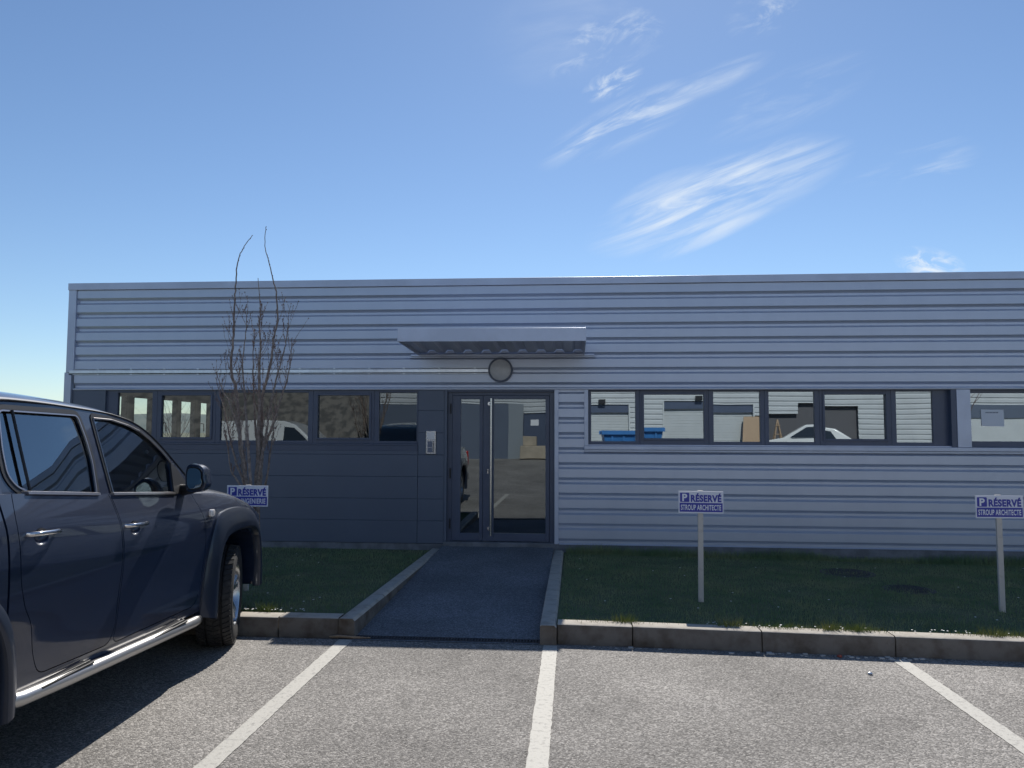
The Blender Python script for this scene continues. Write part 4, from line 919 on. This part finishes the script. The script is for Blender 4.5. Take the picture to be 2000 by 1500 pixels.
for (a, c) in ((.15, 2.58), (3.55, 7.72)):
    b = MB(); z = .55
    while z < 2.55: b.box(a+.06, c-.06, YO-.20, YO-.16, z+.006, z+.105); z += .11
    f = b.build('roller_shutter', SHUT, ob2)
    b = MB(); b.box(a+.02, c-.02, YO-.16, YO-.05, 2.58, 2.90); b.build('shutter_housing', ANTHF, f)
    b = MB(); b.box(a, a+.06, YO-.2, YO+.03, .5, 2.92); b.box(c-.06, c, YO-.2, YO+.03, .5, 2.92); b.build('door_frame', SHUT, f)
b = MB(); b.box(-8.4, -2.9, YO-.25, YO-.02, .5, 2.92); b.build('grey_wall', ANTH, ob2)
b = MB(); b.box(-2.9, -2.25, YO-.25, YO+.04, .5, 2.92); b.build('grey_pier', mat('grey_pier', (.22, .25, .28), .6), ob2)
b = MB(); b.box(-2.24, -1.22, YO-.25, YO-.06, .5, 2.5); d_ = b.build('door', ANTHF, ob2); b = MB(); b.box(-1.9, -1.55, YO-.06, YO-.055, 1.95, 2.2); b.build('paper', PAPER, d_)
rib2(2.5, 2.92, -2.25, -1.2)
b = MB(); b.box(15.9, 22, YO-.3, YO-.05, .5, 2.4); b.build('panel_wall', SHUT, ob2); b = MB(); b.box(15.9, 22, YO-.3, YO+.0, 2.4, 2.92); b.build('band', ANTH, ob2)
b = MB(); b.box(7.72, 12.0, YO-.28, YO-.20, .5, 2.92); b.build('recess_wall', INT_D, ob2)
for i, xx in enumerate((1.36, 5.05)):
    b = MB(); b.box(xx-.14, xx+.14, YO+.02, YO+.16, 2.95, 3.15); b.box(xx-.03, xx+.03, YO-.02, YO+.05, 3.0, 3.1); tag(b.build('flood_light', BLACK, bevel=.01), ['black flood light over the narrow roller door, reflected in the first right pane', 'black flood light over the wide roller door, reflected in the second right pane'][i], 'light', 'flood lights on the warehouse')
b = MB(); b.loft([[(7.05, YO+.55, .56), (7.75, YO+.55, .56), (7.75, YO+.58, .56), (7.05, YO+.58, .56)], [(7.25, YO+.08, 2.4), (7.95, YO+.08, 2.4), (7.95, YO+.11, 2.4), (7.25, YO+.11, 2.4)]])
tag(b.build('wooden_board', WOOD), 'brown wooden board leaning on the warehouse wall, seen in the third right pane', 'board')
b = MB()
for s_ in (-.3, .3): b.tube([(8.2+s_, YO+.9, .56), (8.2, YO+.7, 2.2)], .03, 5); b.tube([(8.2+s_, YO+.4, .56), (8.2, YO+.7, 2.2)], .03, 5)
for k in range(4): b.tube([(8.2-.24+.05*k, YO+.87-.03*k, .9+.35*k), (8.2+.24-.05*k, YO+.87-.03*k, .9+.35*k)], .018, 5)
tag(b.build('step_ladder', WOOD), 'wooden trestle ladder beside the leaning board, seen in the third right pane', 'ladder')
# skip
SKB = mat('skip_blue', (.03, .16, .42), .5, n_amt=.3, n_scale=4)
t = thing('waste_skip', 'blue steel waste skip standing in the yard, reflected low in the right windows', 'skip', (1.95, -6, gz(1.95, -6)))
z0 = gz(2, -6); b = MB(); b.loft([[(1.35, -6.9, z0+.1), (2.6, -6.9, z0+.1), (2.6, -5.3, z0+.1), (1.35, -5.3, z0+.1)], [(1.1, -7.1, z0+1.55), (2.85, -7.1, z0+1.55), (2.85, -5.1, z0+1.55), (1.1, -5.1, z0+1.55)]]); b.build('tub', SKB, t)
b = MB(); b.box(1.05, 2.9, -5.12, -5.02, z0+1.45, z0+1.58); b.box(1.05, 2.9, -7.2, -7.08, z0+1.45, z0+1.58)
for x in (1.4, 1.8, 2.2, 2.6): b.box(x-.03, x+.03, -5.2, -5.08, z0+.3, z0+1.5)
b.build('ribs', SKB, t)
# seat-like box of cardboard at the warehouse door
b = MB(); b.box(-2.3, -.8, YO+.3, YO+1.1, .57, 1.1); b.box(-2.2, -1.6, YO+.35, YO+.9, 1.1, 1.5); tag(b.build('cardboard_stack', mat('cardboard', (.42, .36, .28), .9, n_amt=.5, n_scale=3), bevel=.02), 'stacked cardboard boxes by the warehouse door, reflected in the entrance door', 'boxes')
# small vehicles in the yard
WCAR = mat('white_car_paint', (.68, .69, .68), .3, coat=.8); DGL = mat('dark_glass', (.02, .025, .03), .08, coat=1)
def yard_car(name, label, cat, x, y, rz, L, W_, prof, glass, wheels):
    t = thing(name, label, cat, (0, 0, 0)); rg = []
    for f, sw in ((-1, .90), (-.96, 1), (.96, 1), (1, .90)):
        cyy = sum(p[0] for p in prof)/len(prof); rg.append([(f*W_/2*(1 if p[1] < .95 else 1-.16*(p[1]-.95)/.5), cyy+(p[0]-cyy)*(.97 if abs(f) == 1 else 1), p[1] if abs(f) < 1 else p[1]*.985+.005) for p in prof])
    b = MB(); b.loft(rg); b.build('body', WCAR, t, smooth=30, bevel=.03, seg=3)
    for s_ in (-1, 1):
        for g_ in glass:
            b = MB(); b.add([(s_*(W_/2*(1-.16*(max(z, .95)-.95)/.5)+.006), y_, z) for y_, z in g_], [tuple(range(len(g_)))]); b.build('side_window', DGL, t)
    for wy in wheels:
        for s_ in (-1, 1):
            b = MB(); b.lathe([(s_*(W_/2-.2), .01), (s_*(W_/2-.2), .31), (s_*(W_/2+.01), .31), (s_*(W_/2+.01), .2)], 'x', (0, wy, .315), 24); b.build('tyre', BLACK, t, smooth=40)
            b = MB(); b.lathe([(s_*(W_/2+.005), .2), (s_*(W_/2-.01), .001)], 'x', (0, wy, .315), 24); b.build('rim', ALLOY, t)
    t.location = (x, y, gz(x, y)); t.rotation_euler = (0, 0, rz); return t
carp = [(-2.0, .30), (-2.05, .75), (-1.95, 1.0), (-1.35, 1.38), (-.8, 1.45), (-.1, 1.42), (.65, .98), (1.7, .82), (1.95, .62), (1.95, .30)]
c1 = yard_car('white_car', 'white rounded hatchback parked in the yard, reflected in the right windows', 'car', 8.75, -9.9, R(102), 4, 1.7, [(p[0]*1.05, p[1]*1.10) for p in carp], [[(-1.45, 1.1), (-1.25, 1.42), (-.75, 1.50), (-.7, 1.1)], [(-.62, 1.1), (-.65, 1.50), (-.12, 1.47), (.45, 1.1)]], (-1.25, 1.25))
b = MB(); b.add([(-.55, -1.98, 1.17), (.55, -1.98, 1.17), (.48, -1.56, 1.46), (-.48, -1.56, 1.46)], [(0, 1, 2, 3)]); b.build('rear_screen', DGL, c1)
vanp = [(-2.3, .3), (-2.35, 1.7), (-2.2, 1.9), (.3, 1.9), (.75, 1.75), (1.35, 1.15), (2.1, .98), (2.3, .7), (2.3, .3)]
yard_car('white_van', 'white delivery van parked in the yard, reflected in the left windows', 'van', -10.9, -7.2, R(-95), 4.6, 1.85, [(p[0], p[1]*.93) for p in vanp], [[(.35, 1.02), (.35, 1.55), (.72, 1.52), (1.2, 1.05)]], (-1.5, 1.5))
# rubble bank
BANK = mat('bank_rubble', (.20, .185, .165), .95, n_amt=1, n_scale=2.6, n_col=(.10, .097, .092), n_lo=.44, n_hi=.60, det=3)
xsb = lin(-34, -8.5, 70); zsb = lin(0, 1, 22)
b = MB(); n = len(xsb)
b.add([(x+.3*mnoise.noise(Vector((x, t_*6, 1))), -11.6-4*t_*t_-.5*mnoise.noise(Vector((x*1.1, t_*5, 7))), .5+3.9*t_+.25*mnoise.noise(Vector((x*1.5, t_*7, 3)))) for t_ in zsb for x in xsb], [(j*n+i, j*n+i+1, (j+1)*n+i+1, (j+1)*n+i) for j in range(len(zsb)-1) for i in range(n-1)])
tag(b.build('bank', BANK, smooth=60, recalc=False), kind='structure')
# bare trees left of the office, seen through its side windows, and one across the yard
def far_tree(x, y, h, sd, lab, grp='bare trees beyond the office'):
    rr = random.Random(sd); z0 = gz(x, y)-.1; t = thing('bare_tree', lab, 'tree', (x, y, z0), grp); tk = MB(); tw = MB()
    def grow(b, p, d, L, r, dep):
        pts = [p]; q = p.copy(); v = d.normalized()
        for i in range(5):
            v = (v+Vector((rr.uniform(-.2, .2), rr.uniform(-.2, .2), .08))).normalized(); q = q+v*L/5; pts.append(q.copy())
            if dep > 0 and i >= 1:
                if dep < 3 and rr.random() < .45: continue
                for _ in range(2 if dep > 2 else 1):
                    a = rr.uniform(0, 2*pi); grow(tw, q.copy(), v+Vector((cos(a), sin(a), .15))*.8, L*rr.uniform(.45, .7), r*.45, dep-1)
        b.tube(pts, [r*(1-.6*i/5) for i in range(6)], 5 if dep > 1 else 3, caps=False)
    grow(tk, Vector((x, y, z0)), Vector((0, 0, 1)), h*.55, .035*h/4, 3)
    tk.build('trunk', BARK, t, smooth=60); tw.build('twigs', TWIG, t)
for i, (x, y, h) in enumerate([(-9.9, 18.5, 3.0), (-12.1, 22.5, 3.5), (-11.9, 24.8, 3.6)]):
    far_tree(x, y, h, 60+i, ['thin bare tree left of the office, nearest its side windows', 'bare tree behind the nearest one, left of the office', 'small bare tree close to the office side wall', 'tallest bare tree far left of the office', 'bare tree farthest back beyond the office side windows'][i])
far_tree(13.5, -7.5, 5.5, 80, 'bare tree in the yard, reflected in the far right window', 'bare trees in the yard')
# hills all round the horizon
HILL = mat('hill_woods', (.07, .10, .095), .95, n_amt=.8, n_scale=.004, n_col=(.10, .12, .11))
b = MB(); n = 180; rgs = []
for (rad, f) in ((1500, 0), (1900, .55), (2400, 1.0), (3200, .9)):
    rgs.append([(rad*cos(2*pi*i/n), rad*sin(2*pi*i/n), -3+f*(44+26*mnoise.noise(Vector((cos(2*pi*i/n)*3, sin(2*pi*i/n)*3, .5)))+9*mnoise.noise(Vector((cos(2*pi*i/n)*14, sin(2*pi*i/n)*14, 2))))) for i in range(n)])
b.loft(rgs, caps=False); tag(b.build('hills', HILL, smooth=80), kind='structure')
